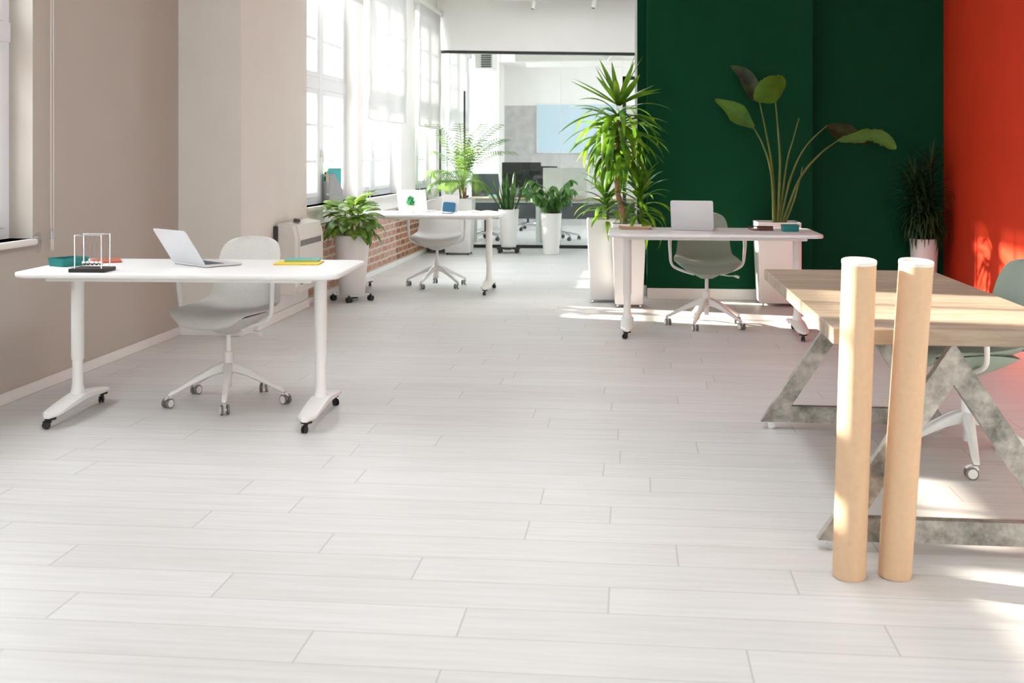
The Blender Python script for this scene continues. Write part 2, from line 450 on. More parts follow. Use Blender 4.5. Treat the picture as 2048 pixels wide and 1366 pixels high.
def rrect(w, d, r, z, n=5, cx=0, cy=0):
    pts = []
    for sx, sy, a0 in ((1, 1, 0), (-1, 1, 90), (-1, -1, 180), (1, -1, 270)):
        for k in range(n + 1):
            a = R(a0 + 90 * k / n)
            pts.append(Vector((cx + sx * (w / 2 - r) + r * cos(a), cy + sy * (d / 2 - r) + r * sin(a), z)))
    return pts

def thing(name, label, cat, loc=(0, 0, 0), rz=0.0, group=None):
    o = bpy.data.objects.new(name, None); COL.objects.link(o)
    o.empty_display_size = 0.1
    o.location = loc; o.rotation_euler = (0, 0, rz)
    o['label'] = label; o['category'] = cat
    if group: o['group'] = group
    return o

def tag(o, label, cat, group=None):
    o['label'] = label; o['category'] = cat
    if group: o['group'] = group
    return o

def struct(o, label=None, cat=None):
    o['kind'] = 'structure'
    if label: o['label'] = label
    if cat: o['category'] = cat
    return o

def copy_tree(o, parent=None):
    c = o.copy(); COL.objects.link(c); c.parent = parent
    for ch in [x for x in o.children]: copy_tree(ch, c)
    return c

def spline(pts, n=24):
    """Catmull-Rom through the points."""
    P = [Vector(p) for p in pts]; out = []
    seg = len(P) - 1
    for i in range(n + 1):
        t = i / n * seg; k = min(int(t), seg - 1); f = t - k
        p0, p1, p2, p3 = P[max(k - 1, 0)], P[k], P[k + 1], P[min(k + 2, seg)]
        out.append(0.5 * ((2 * p1) + (-p0 + p2) * f + (2 * p0 - 5 * p1 + 4 * p2 - p3) * f * f + (-p0 + 3 * p1 - 3 * p2 + p3) * f ** 3))
    return out

# ---------------------------------------------------------------- the setting
XA, XB, XP = -3.36, -2.87, -2.878          # window wall near the camera, window wall beyond the pier, the pier between them
ZC = 4.0
YF = -5.0                                   # wall behind the camera
YG = 16.5                                   # glass partition
YE = 22.0                                   # far wall of the meeting room
XR = 2.87                                   # red wall
SILL, HEAD = 0.87, 3.25

m = MB().span((-3.9, YF - 0.3, -0.12), (5.2, YE + 0.3, 0.0)); struct(m.build('floor', 'floor', smooth=0), 'pale grey-white wood-look plank floor', 'floor')
SKS = [(-0.28, 0.28, 1.4, 6.4), (-1.3, -0.4, 12.0, 14.8)]    # unseen roof openings added for extra sky light, near and far half
m = MB(); zc0, zc1 = ZC, ZC + 0.15
cur = YF - 0.3
for x0, x1, y0, y1 in SKS:
    m.span((-4.2, cur, zc0), (5.2, y0, zc1)).span((-4.2, y0, zc0), (x0, y1, zc1)).span((x1, y0, zc0), (5.2, y1, zc1)); cur = y1
m.span((-4.2, cur, zc0), (5.2, YE + 0.3, zc1))
struct(m.build('ceiling', 'ceiling_white', smooth=0), 'white ceiling over the whole office', 'ceiling')

winA = [(4.0, 6.16), (1.2, 2.6), (-3.2, -1.6)]
def holed_wall(x0, x1, y0, y1, wins, mb, zb=0.0):
    mb.span((x0, y0, zb), (x1, y1, SILL))
    mb.span((x0, y0, HEAD), (x1, y1, ZC))
    cur = y0
    for a, b in sorted(wins):
        mb.span((x0, cur, SILL), (x1, a, HEAD)); cur = b
    mb.span((x0, cur, SILL), (x1, y1, HEAD))
    return mb
m = holed_wall(XA - 0.28, XA, YF, 8.25, winA, MB())
struct(MB().span((XA - 0.28, 8.25, 0), (XP, 9.97, ZC)).build('wall_left_pier', 'wall_pier', smooth=0), 'off-white projecting pier between the nearest windows', 'wall')
struct(m.build('wall_left', 'wall_cream', smooth=0), 'cream painted window wall nearest the viewer', 'wall')

winB = [(9.97, 11.86), (12.10, 14.02), (14.90, 16.40), (17.15, 19.0), (19.6, 21.4)]
m = holed_wall(-0.28 + XB, XB - 0.004, 9.97, YE, winB, MB()).shear()
struct(m.build('wall_left_rear', 'wall_white', smooth=0), 'white window wall beyond the pier, above the brick', 'wall')
m = MB().span((XB - 0.02, 9.97, 0.05), (XB, 16.45, 0.70)).shear()
struct(m.build('wall_left_brick', 'brick', smooth=0), 'exposed red brick dado under the far windows', 'wall')
m = MB().span((XA, YF, 0), (XA + 0.014, 8.25, 0.062), bevel=0.004); struct(m.build('baseboard_left', 'trim_white', smooth=0), 'white baseboard of the cream wall', 'baseboard')
m = MB().span((XA + 0.014, 8.236, 0), (XP + 0.014, 8.25, 0.062), bevel=0.004).span((XP, 8.25, 0), (XP + 0.014, 8.5, 0.062), bevel=0.004)
struct(m.build('baseboard_pier', 'trim_white', smooth=0), 'white baseboard around the pier', 'baseboard')
m = MB().span((XB, 9.9, 0), (XB + 0.014, 13.72, 0.058), bevel=0.004).span((XB, 13.73, 0), (XB + 0.014, 16.45, 0.058), bevel=0.004).shear()
struct(m.build('baseboard_brick', 'trim_white', smooth=0), 'white baseboard below the brick dado', 'baseboard')
m = MB().span((XP, 8.5, 0), (XP + 0.045, 9.9, 0.075), bevel=0.004).span((XP, 8.5, 0.075), (XP + 0.035, 9.9, 0.20), bevel=0.004)
struct(m.build('trim_1', 'trim_white', smooth=0), 'white boxed plinth below the wall heater', 'trim')

# wall behind the camera with an unseen wide window added for frontal light
m = MB(); wf = [(0.7, 2.7)]
m.span((XA, YF - 0.28, 0), (XR, YF, 0.5)); m.span((XA, YF - 0.28, 3.4), (XR, YF, ZC))
for a, b in ((XA, 0.7), (2.7, XR)): m.span((a, YF - 0.28, 0.5), (b, YF, 3.4))
struct(m.build('wall_front', 'wall_white', smooth=0), 'white wall behind the viewer', 'wall')

# red wall, green wall
m = MB().span((XR, YF - 0.28, 0), (XR + 0.2, 5.6, ZC)); struct(m.build('wall_right_front', 'wall_white', smooth=0), 'white side wall between the red wall and the viewer', 'wall')
m = MB().span((XR, 5.6, 0), (XR + 0.2, 11.05, ZC)); struct(m.build('wall_right', 'wall_red', smooth=0), 'saturated red side wall', 'wall')
m = MB().span((0.045, 11.03, 0), (XR + 0.2, 11.2, ZC)).span((0.135, 10.80, 0), (1.645, 11.03, ZC))
struct(m.build('wall_green', 'wall_green', smooth=0), 'dark green accent wall with a projecting middle panel', 'wall')
m = MB().span((0.022, 11.02, 0), (0.045, 11.21, ZC)); struct(m.build('trim_2', 'trim_white', smooth=0), 'thin white end strip of the green wall', 'trim')
m = MB().span((0.135, 10.785, 0), (1.645, 10.80, 0.10), bevel=0.004).span((1.645, 11.015, 0), (XR, 11.03, 0.10), bevel=0.004).span((0.045, 11.015, 0), (0.135, 11.03, 0.10), bevel=0.004)
struct(m.build('baseboard_green', 'trim_white', smooth=0), 'white baseboard under the green wall', 'baseboard')
m = MB().span((XR - 0.014, YF, 0), (XR, 11.015, 0.10), bevel=0.004); struct(m.build('baseboard_right', 'trim_white', smooth=0), 'white baseboard under the red wall', 'baseboard')

# far end: soffit over the glass partition, meeting room shell
def soffit(mb, x0, x1, y0, y1, z0, z1, zt):
    vs = [(x0, y0, z0), (x1, y0, z1), (x1, y1, z1), (x0, y1, z0), (x0, y0, zt), (x1, y0, zt), (x1, y1, zt), (x0, y1, zt)]
    return mb.verts_faces(vs, [(0, 3, 2, 1), (4, 5, 6, 7), (0, 1, 5, 4), (1, 2, 6, 5), (2, 3, 7, 6), (3, 0, 4, 7)])
def ztop(x): return 2.855 - 0.0215 * (x + 2.75)
m = soffit(MB(), -2.815, 5.0, YG - 0.06, YG + 0.08, ztop(-2.815), ztop(5.0), ZC)
struct(m.build('wall_back', 'wall_white', smooth=0), 'white bulkhead above the glass partition', 'wall')
m = MB().span((-1.93, 15.9, 3.52), (5.0, 16.2, ZC)); struct(m.build('trim_3', 'wall_white', smooth=0), 'white ceiling beam in front of the bulkhead', 'beam')
m = MB().span((-2.9, YE, 0), (5.0, YE + 0.2, 2.29)); struct(m.build('wall_meeting_room_lower', 'concrete', smooth=0), 'bare grey plaster lower wall of the meeting room', 'wall')
m = MB().span((-2.9, YE, 2.29), (5.0, YE + 0.2, ZC)); struct(m.build('wall_meeting_room_upper', 'wall_white', smooth=0), 'white upper wall of the meeting room', 'wall')
m = MB().span((5.0, 11.2, 0), (5.2, 17.2, ZC)).span((5.0, 21.2, 0), (5.2, YE + 0.2, ZC)).span((5.0, 17.2, 0), (5.2, 21.2, 0.8)).span((5.0, 17.2, 2.9), (5.2, 21.2, ZC)); portal((5.25, 19.2, 1.85), 2.1, 4.0, (-1, 0, 0)); struct(m.build('wall_right_rear', 'wall_white', smooth=0), 'white side wall beyond the green wall', 'wall')  # hidden side opening added to bring sky light into the meeting room
m = MB().span((XR + 0.2, 11.05, 0), (5.2, 11.2, ZC)); struct(m.build('wall_right_corner', 'wall_white', smooth=0), 'white return wall beyond the green wall', 'wall')
m = MB().span((-2.7, YG + 0.08, 3.05), (5.0, YE, 3.15)); struct(m.build('ceiling_meeting_room', 'ceiling_white', smooth=0), 'white lower ceiling of the meeting room', 'ceiling')
m = MB().span((-1.9, 18.6, 2.86), (5.0, 18.9, 3.05)).span((-1.9, 20.6, 2.93), (5.0, 20.8, 3.05))
struct(m.build('trim_4', 'ceiling_white', smooth=0), 'white ceiling beams in the meeting room', 'beam')
m = MB().span((-2.80, 21.0, 0), (-2.45, YE, 3.05)); struct(m.build('trim_5', 'wall_white', smooth=0), 'white corner column in the meeting room', 'column')

# windows
def make_window(name, x, y0, y1, z0, z1, label, shear=False, depth=0.14, tz=2.03, cols=2, along='y'):
    """Frame, transom, two sashes with glazing bars, panes and an inner sill, in the plane x = wall face - depth."""
    root = bpy.data.objects.new(name, None); COL.objects.link(root)
    struct(root, label, 'window')
    xf0, xf1 = x - depth - 0.06, x - depth
    f = MB()
    f.span((xf0, y0, z0 + 0.06), (xf1, y0 + 0.06, z1 - 0.06)).span((xf0, y1 - 0.06, z0 + 0.06), (xf1, y1, z1 - 0.06))
    f.span((xf0, y0, z0), (xf1, y1, z0 + 0.06)).span((xf0, y0, z1 - 0.06), (xf1, y1, z1))
    ym = (y0 + y1) / 2
    f.span((xf0 + 0.001, ym - 0.055, z0 + 0.002), (xf1 + 0.012, ym + 0.055, z1 - 0.002))
    f.span((xf0 + 0.002, y0 + 0.002, tz - 0.055), (xf1 + 0.010, y1 - 0.002, tz + 0.055))
    b = MB(); g = MB()
    for (a, c) in ((y0 + 0.06, ym - 0.055), (ym + 0.055, y1 - 0.06)):
        for (za, zc, nr) in ((z0 + 0.06, tz - 0.055, 3), (tz + 0.055, z1 - 0.06, 3)):
            w = 0.055
            b.span((xf0 + 0.01, a, za), (xf1 + 0.01, a + w, zc), bevel=0.006, seg=1).span((xf0 + 0.01, c - w, za), (xf1 + 0.01, c, zc), bevel=0.006, seg=1)
            b.span((xf0 + 0.01, a + w, za), (xf1 + 0.01, c - w, za + w), bevel=0.006, seg=1).span((xf0 + 0.01, a + w, zc - w), (xf1 + 0.01, c - w, zc), bevel=0.006, seg=1)
            yc = (a + c) / 2
            b.span((xf0 + 0.018, yc - 0.013, za + w), (xf1 - 0.005, yc + 0.013, zc - w))
            for k in range(1, nr):
                zz = za + (zc - za) * k / nr
                b.span((xf0 + 0.020, a + w, zz - 0.013), (xf1 - 0.007, c - w, zz + 0.013))
            g.span((xf0 + 0.028, a + 0.01, za + 0.01), (xf0 + 0.034, c - 0.01, zc - 0.01))
    s = MB().span((xf1, y0, z0 - 0.035), (x + 0.035, y1, z0), bevel=0.006)
    h = MB().span((xf1 + 0.012, ym - 0.012, z0 + 0.45), (xf1 + 0.03, ym + 0.012, z0 + 0.52), bevel=0.003).span((xf1 + 0.03, ym - 0.01, z0 + 0.40), (xf1 + 0.045, ym + 0.01, z0 + 0.50), bevel=0.003)
    for mb, nm, mt in ((f, 'window_frame', 'frame_white'), (b, 'sash', 'frame_white'), (g, 'pane', 'window_glass'), (s, 'window_sill', 'trim_white'), (h, 'handle', 'metal_white')):
        if shear: mb.shear()
        struct(mb.build(nm, mt, root, smooth=0))
    off = 0.012 * (ym - 12) if shear else 0
    portal((xf0 - 0.05 + off, ym, (z0 + z1) / 2), z1 - z0, y1 - y0, (1, 0, 0))
    return root
k = 0
LW = ['white sash window at the edge of view in the cream wall', 'white window beside the viewer', 'white window behind the viewer',
      'white gridded window without a blind above the wall heater', 'white gridded window behind the nearer hanging blind', 'white window behind the blind by the glass partition',
      'white window inside the meeting room nearest the glass', 'white window at the far end of the meeting room']
for i, (a, b) in enumerate(winA): make_window('window_%d' % (i + 1), XA, a, b, SILL, HEAD, LW[i])
for i, (a, b) in enumerate(winB): make_window('window_%d' % (i + 4), XB, a, b, SILL, HEAD, LW[i + 3], shear=True)
for i, (a, b) in enumerate(wf):
    root = bpy.data.objects.new('window_%d' % (i + 9), None); COL.objects.link(root); struct(root, 'unseen wide window added behind the viewer for frontal light', 'window')
    f = MB()
    for (p, q) in (((a, 0.5), (a + 0.07, 3.4)), ((b - 0.07, 0.5), (b, 3.4)), (((a + b) / 2 - 0.04, 0.5), ((a + b) / 2 + 0.04, 3.4)), ((a, 0.5), (b, 0.57)), ((a, 3.33), (b, 3.4)), ((a, 2.4), (b, 2.5))):
        f.span((p[0], YF - 0.22, p[1]), (q[0], YF - 0.14, q[1]))
    struct(f.build('window_frame', 'frame_white', root, smooth=0))
    struct(MB().span((a + 0.02, YF - 0.19, 0.52), (b - 0.02, YF - 0.184, 3.38)).build('pane', 'window_glass', root, smooth=0))
    portal(((a + b) / 2, YF - 0.3, 1.95), b - a, 2.9, (0, 1, 0))

for q, SK in enumerate(SKS):
    root = bpy.data.objects.new('window_%d' % (10 + q), None); COL.objects.link(root); struct(root, ['unseen roof light added over the near half for more sky light', 'unseen roof light added before the meeting room to brighten the far end'][q], 'window')
    f = MB()
    for k in range(6):
        y = SK[2] + (SK[3] - SK[2]) * k / 5
        f.span((SK[0], y - 0.03, ZC + 0.10), (SK[1], y + 0.03, ZC + 0.17))
    for x in (SK[0] + 0.03, SK[1] - 0.03): f.span((x - 0.03, SK[2], ZC + 0.10), (x + 0.03, SK[3], ZC + 0.17))
    struct(f.build('window_frame', 'frame_white', root, smooth=0))
    struct(MB().span((SK[0], SK[2], ZC + 0.13), (SK[1], SK[3], ZC + 0.136)).build('pane', 'window_glass', root, smooth=0))
    portal(((SK[0] + SK[1]) / 2, (SK[2] + SK[3]) / 2, ZC + 0.25), SK[1] - SK[0], SK[3] - SK[2], (0, 0, -1))

# glass partition
root = bpy.data.objects.new('wall_glass', None); COL.objects.link(root); struct(root, 'frameless glass partition of the meeting room', 'wall')
seams = [-2.80, -1.90, -1.02, -0.14, 0.74, 1.62, 2.5, 3.4]
for a, b in zip(seams, seams[1:]):
    vs = []
    for y in (YG - 0.005, YG + 0.005):
        vs += [(a + 0.004, y, 0.03), (b - 0.004, y, 0.03), (b - 0.004, y, ztop(b) - 0.02), (a + 0.004, y, ztop(a) - 0.02)]
    mb = MB().verts_faces(vs, [(0, 1, 2, 3), (7, 6, 5, 4), (0, 4, 5, 1), (1, 5, 6, 2), (2, 6, 7, 3), (3, 7, 4, 0)])
    struct(mb.build('pane', 'partition_glass', root, smooth=0))
mb = MB()
for a in seams[1:-1]: mb.span((a - 0.004, YG - 0.006, 0.03), (a + 0.004, YG + 0.006, ztop(a) - 0.02))
struct(mb.build('seal', 'paper', root, smooth=0))
struct(MB().span((-2.8, YG - 0.02, 0), (3.4, YG + 0.02, 0.045)).build('floor_rail', 'black_metal', root, smooth=0))
mb = MB(); soffit(mb, -2.8, 3.4, YG - 0.065, YG + 0.02, ztop(-2.8) - 0.04, ztop(3.4) - 0.04, 2.70)
for v in mb.bm.verts:
    if abs(v.co.z - 2.70) < 1e-6: v.co.z = ztop(v.co.x) - 0.002
struct(mb.build('head_rail', 'black_metal', root, smooth=0))
for px, y0, y1 in ((880, 258, 420), (929, 182, 312)):
    tpx = (px - 1024) / FPX
    rt = (tpx * cos(YAW) - sin(YAW)) / (cos(YAW) + tpx * sin(YAW)); yb = YG - 0.06; xb = rt * yb; dd = -xb * sin(YAW) + yb * cos(YAW)
    za, zb = EYE - (y1 - HOR) * dd / FPX, EYE - (y0 - HOR) * dd / FPX
    mb = MB().cyl((xb, yb, za), (xb, yb, zb), 0.014)
    for z in (za + 0.08, zb - 0.08): mb.cyl((xb, yb, z), (xb, YG - 0.004, z), 0.009)
    struct(mb.build('pull_handle', 'black_metal', root))
root = bpy.data.objects.new('door_1', None); COL.objects.link(root); struct(root, 'black framed glass door half hidden by the tall yucca', 'door')
mb = MB().span((-0.14, YG - 0.06, 0.0), (-0.09, YG - 0.01, 2.46)).span((-0.14, YG - 0.06, 2.41), (0.95, YG - 0.01, 2.46)).span((0.90, YG - 0.06, 0.0), (0.95, YG - 0.01, 2.46))
struct(mb.build('door_frame', 'black_metal', root, smooth=0))

# ---------------------------------------------------------------- roller blinds
def make_blind(label, x, y0, y1, ztop_, zbot, shear, cord_y=None, cord_z=None, cord_x=0.03):
    yc = (y0 + y1) / 2
    t = thing('roller_blind', label, 'blind', group='roller blinds at the windows')
    f = MB(); rows = []
    n = 14
    for i in range(n + 1):
        z = ztop_ + (zbot - ztop_) * i / n
        row = []
        for j in range(9):
            y = y0 + (y1 - y0) * j / 8
            bow = 0.012 * sin(PI * i / n) * (abs(j - 4) / 4) ** 2
            row.append((x + 0.004 * sin(i * 1.3 + j) + bow, y, z))
        rows.append(row)
    vs = [p for r in rows for p in r]
    f.verts_faces(vs, [(i * 9 + j, i * 9 + j + 1, (i + 1) * 9 + j + 1, (i + 1) * 9 + j) for i in range(n) for j in range(8)])
    c = MB().cyl((x, y0 - 0.01, ztop_ + 0.02), (x, y1 + 0.01, ztop_ + 0.02), 0.038).span((x - 0.05, y0 - 0.02, ztop_ - 0.03), (x + 0.05, y0 - 0.005, ztop_ + 0.07)).span((x - 0.05, y1 + 0.005, ztop_ - 0.03), (x + 0.05, y1 + 0.02, ztop_ + 0.07))
    r = MB().span((x - 0.008, y0, zbot - 0.025), (x + 0.008, y1, zbot), bevel=0.003)
    lst = [(f, 'fabric', 'blind_fabric', 60), (c, 'cassette', 'metal_white', 38), (r, 'bottom_rail', 'metal_white', 0)]
    if cord_y is not None:
        q = MB(); q.tube(spline([(x + cord_x, cord_y, ztop_), (x + cord_x, cord_y, cord_z + 0.1), (x + cord_x, cord_y + 0.012, cord_z), (x + cord_x, cord_y + 0.03, cord_z + 0.1), (x + cord_x, cord_y + 0.022, ztop_)], 40), 0.0024, n=6)
        lst.append((q, 'pull_cord', 'trim_white', 38))
        q2 = MB().span((x + cord_x - 0.01, cord_y - 0.004, cord_z - 0.05), (x + cord_x + 0.006, cord_y + 0.024, cord_z + 0.02), bevel=0.006)
        lst.append((q2, 'cord_weight', 'clear_plastic', 38))
    for mb, nm, mt, sm in lst:
        if shear: mb.shear()
        mb.build(nm, mt, t, smooth=sm)
    return t
make_blind('roller blind pulled right up over the cream wall, long cord hanging', XA + 0.05, 3.9, 6.28, 3.35, 3.18, False, 6.29, 0.90, -0.01)
make_blind('roller blind rolled high above the window over the wall heater', XB + 0.05, 9.99, 11.9, 3.32, 2.93, True, 11.93, 0.98)
make_blind('half lowered translucent blind, the one nearer the wall heater', XB + 0.06, 12.06, 14.0, 3.36, 1.735, True, 12.0, 0.95)
make_blind('half lowered translucent blind next to the glass partition', XB + 0.06, 14.80, 16.38, 3.36, 1.735, True, 14.72, 0.95)
make_blind('half lowered translucent blind inside the meeting room', XB + 0.06, 17.1, 19.05, 2.98, 1.735, True)
mb = MB().cyl((XA + 0.002, 6.185, 0.87), (XA + 0.035, 6.185, 0.87), 0.02).tube([(XA + 0.02, 6.185, 0.90), (XA + 0.03, 6.18, 0.85), (XA + 0.02, 6.185, 0.79)], 0.012, n=8)
tag(mb.build('cord_holder', 'clear_plastic'), 'small clear cord holder on the cream wall by the window sill', 'cord holder')

# ---------------------------------------------------------------- casters
def caster_mb(r=0.026, w=0.012, gap=0.010, ang=0.0, wheel_mats=(0, 1)):
    """Twin-wheel caster standing on z = 0, axle along local x turned by ang: wheels in one MB, fork in another."""
    M3 = Matrix.Rotation(ang, 3, 'Z')
    wh, fk = MB(), MB()
    for sx in (-1, 1):
        a = M3 @ Vector((sx * gap, 0, 0)); b = M3 @ Vector((sx * (gap + w), 0, 0)); e = M3 @ Vector((sx * (gap + w + 0.0015), 0, 0))
        wh.tube([a + Vector((0, 0, r)), a * 0.9 + b * 0.1 + Vector((0, 0, r)), a * 0.1 + b * 0.9 + Vector((0, 0, r)), b + Vector((0, 0, r))], [r * 0.9, r, r, r * 0.9], n=18, mi=0)
        wh.tube([b + Vector((0, 0, r)), e + Vector((0, 0, r))], r * 0.76, n=18, mi=1)
    o = M3 @ Vector((0, 0.020, 0))
    fk.tube([M3 @ Vector((-gap * 0.9, 0, 0)) + Vector((0, 0, r)), M3 @ Vector((gap * 0.9, 0, 0)) + Vector((0, 0, r))], 0.008, n=10)
    fk.tube([Vector((0, 0, r)), o * 0.6 + Vector((0, 0, r * 1.7)), o + Vector((0, 0, r * 2.2))], [0.008, 0.009, 0.010], n=10)
    fk.cyl(o + Vector((0, 0, r * 2.0)), o + Vector((0, 0, r * 2.0 + 0.02)), 0.007, n=10)
    hood = [M3 @ Vector((0, r * 1.06 * cos(t), 0)) + Vector((0, 0, r + r * 1.06 * sin(t))) for t in [R(20 + 15 * i) for i in range(9)]]
    fk.tube(hood, 0.008, n=8, flat=0.4)
    return wh, fk, o

def add_caster(parent, x, y, ang, r=0.026, tyre='rubber_grey', cap='metal_white', fork='metal_white', off=True):
    wh, fk, o = caster_mb(r=r, ang=ang)
    p = Vector((x, y, 0)) - (o if off else Vector((0, 0, 0)))
    a = fk.build('caster', fork, parent, loc=p)
    wh.build('wheel', [tyre, cap], a)
    return a

# ---------------------------------------------------------------- swivel chairs
def make_chair(label, loc, rz, legs_ang, fabric, shell, seed=0, sz=0.0):
    rnd = random.Random(seed)
    t = thing('swivel_chair', label, 'chair', loc, rz, 'upholstered swivel chairs on white star bases')
    # profile of the shell: (y, z, half width, edge lift, edge forward)
    prof = [(-0.235, 0.425, 0.165, 0.020, 0.02), (-0.240, 0.452, 0.205, 0.026, 0.02), (-0.215, 0.470, 0.232, 0.030, 0.01), (-0.13, 0.474, 0.250, 0.034, 0.0),
            (-0.02, 0.470, 0.256, 0.040, 0.0), (0.08, 0.470, 0.250, 0.050, -0.005), (0.150, 0.480, 0.238, 0.050, -0.02), (0.195, 0.510, 0.226, 0.035, -0.035),
            (0.222, 0.565, 0.216, 0.012, -0.05), (0.243, 0.640, 0.208, 0.0, -0.06), (0.262, 0.720, 0.200, 0.0, -0.06), (0.276, 0.785, 0.192, 0.0, -0.055),
            (0.284, 0.830, 0.176, 0.0, -0.045), (0.288, 0.858, 0.145, 0.0, -0.035), (0.289, 0.874, 0.095, 0.0, -0.02), (0.289, 0.880, 0.04, 0.0, -0.01)]
    NU = 15
    def row(pf, d):
        y, z, w, lift, fwd = pf
        out = []
        for k in range(NU):
            u = -1 + 2 * k / (NU - 1); e = abs(u) ** 2.4
            out.append(Vector((u * w, y + fwd * e, z + lift * e)))
        return out
    # finer profile
    fine = []
    for i in range(len(prof) - 1):
        for s in range(3):
            p0, p1, p2, p3 = prof[max(i - 1, 0)], prof[i], prof[i + 1], prof[min(i + 2, len(prof) - 1)]
            f = s / 3
            fine.append(tuple(0.5 * (2 * b + (c - a) * f + (2 * a - 5 * b + 4 * c - d) * f * f + (3 * b - a - 3 * c + d) * f ** 3) for a, b, c, d in zip(p0, p1, p2, p3)))
    fine.append(prof[-1])
    rows = [row(p, 0) for p in fine]
    nr = len(rows)
    def normal(i, k):
        a = rows[min(i + 1, nr - 1)][k] - rows[max(i - 1, 0)][k]
        b = rows[i][min(k + 1, NU - 1)] - rows[i][max(k - 1, 0)]
        n_ = b.cross(a)
        return n_.normalized() if n_.length > 1e-8 else Vector((0, 0, 1))
    def sheet(i0, i1, o0, o1, name, mt):
        """A slab of the shell between profile rows i0 and i1, from offset o0 (back) to o1 (front) along the normal."""
        mb = MB(); idx = {}
        vs = []
        for side, off in ((0, o0), (1, o1)):
            for i in range(i0, i1 + 1):
                for k_ in range(NU):
                    edge = min(k_, NU - 1 - k_, (i if i0 == 0 else 9), (nr - 1 - i if i1 == nr - 1 else 9))
                    s_ = [0.25, 0.8, 1.0][min(edge, 2)]
                    vs.append(rows[i][k_] + normal(i, NU // 2) * off * s_)
                    idx[(side, i, k_)] = len(vs) - 1
        fs = []
        for i in range(i0, i1):
            for k_ in range(NU - 1):
                fs.append((idx[1, i, k_], idx[1, i, k_ + 1], idx[1, i + 1, k_ + 1], idx[1, i + 1, k_]))
                fs.append((idx[0, i, k_], idx[0, i + 1, k_], idx[0, i + 1, k_ + 1], idx[0, i, k_ + 1]))
        for i in range(i0, i1):
            for k_ in (0, NU - 1):
                fs.append((idx[0, i, k_], idx[1, i, k_], idx[1, i + 1, k_], idx[0, i + 1, k_]))
        for k_ in range(NU - 1):
            for i in (i0, i1):
                fs.append((idx[0, i, k_], idx[0, i, k_ + 1], idx[1, i, k_ + 1], idx[1, i, k_]))
        mb.verts_faces(vs, fs)
        return mb.build(name, mt, t, smooth=70)
    cut = 20
    st = sheet(0, cut, -0.004, 0.024, 'seat', fabric)
    sheet(cut, nr - 1, -0.012, 0.020, 'backrest', fabric)
    # plastic shell below: from the seat's rim down to a narrow neck
    mb = MB(); rings = []
    n = 28
    for q in range(8):
        f = q / 7
        ring = []
        for k_ in range(n):
            a = 2 * PI * k_ / n
            ex = 0.246 * (1 - f) ** 1.1 + 0.048 * f ** 0.8; ey = 0.212 * (1 - f) ** 1.1 + 0.048 * f ** 0.8
            ex, ey = min(ex, 0.25), min(ey, 0.22)
            z = 0.462 - 0.090 * f ** 0.85 + 0.042 * (1 - f) ** 1.5 * abs(cos(a)) ** 2.6 - 0.004 * (1 - f)
            ring.append(Vector((ex * cos(a), -0.005 + ey * sin(a), z)))
        rings.append(ring)
    mb.loft(rings)
    mb.build('under_shell', shell, t, smooth=60)
    for s in (-1, 1):
        pts = spline([(s * 0.10, -0.02, 0.405), (s * 0.19, -0.02, 0.432), (s * 0.255, -0.025, 0.462), (s * 0.281, -0.03, 0.50), (s * 0.288, -0.035, 0.57), (s * 0.292, -0.04, 0.64),
                      (s * 0.290, -0.03, 0.680), (s * 0.286, 0.015, 0.694), (s * 0.276, 0.10, 0.694), (s * 0.262, 0.19, 0.690), (s * 0.252, 0.235, 0.688)], 36)
        rr = [0.011 + 0.005 * max(0, 1 - abs(i - 21) / 10) for i in range(37)]
        MB().tube(pts, rr, n=10).build('armrest', 'metal_white', t)
    MB().cyl((0, 0, 0.27), (0, 0, 0.385), 0.014).build('gas_lift', 'metal_white', t)
    MB().lathe([(0.024, 0.15), (0.026, 0.155), (0.026, 0.272), (0.022, 0.276), (0.016, 0.276)]).cyl((0, 0, 0.085), (0, 0, 0.15), 0.018).build('column_sleeve', 'metal_white', t)
    MB().tube([(0.09, -0.04, 0.405), (0.16, -0.05, 0.396), (0.215, -0.055, 0.394)], 0.004, n=8).tube([(0.205, -0.056, 0.396), (0.225, -0.06, 0.391), (0.245, -0.064, 0.384)], [0.006, 0.011, 0.010], n=10, flat=0.6).build('lever', 'metal_white', t)
    for k_ in range(5):
        a = legs_ang - rz + k_ * 2 * PI / 5
        d = Vector((cos(a), sin(a), 0)); sd = Vector((-sin(a), cos(a), 0))
        sect = [(0.012, 0.215, 0.165, 0.022), (0.05, 0.212, 0.158, 0.0225), (0.10, 0.192, 0.148, 0.021), (0.20, 0.138, 0.108, 0.018), (0.285, 0.090, 0.068, 0.0155), (0.308, 0.080, 0.060, 0.015), (0.322, 0.066, 0.056, 0.012)]
        rings = []
        for (r_, zt, zb, w) in sect:
            c = d * r_
            rings.append([c + sd * w * 0.7 + Vector((0, 0, zt)), c + sd * w + Vector((0, 0, zt - 0.008)), c + sd * w + Vector((0, 0, zb + 0.006)), c + sd * w * 0.6 + Vector((0, 0, zb)),
                          c - sd * w * 0.6 + Vector((0, 0, zb)), c - sd * w + Vector((0, 0, zb + 0.006)), c - sd * w + Vector((0, 0, zt - 0.008)), c - sd * w * 0.7 + Vector((0, 0, zt))])
        MB().loft(rings).build('base_leg', 'metal_white', t, smooth=50)
        add_caster(t, d.x * 0.308, d.y * 0.308, rnd.uniform(-0.5, 0.5) + (rnd.choice((0.2, 1.0, 0.5)) if seed != 2 else 0.15))
    return t
c1 = cw(-1.54, 6.25); c2 = cw(-0.765, 11.74); c3 = cw(1.53, 9.04); c4 = cw(2.0, 5.05)
make_chair('light grey swivel chair behind the nearest white desk', c1, R(-13), -2.66 + YAW, 'fabric_light', 'fabric_light', 1)
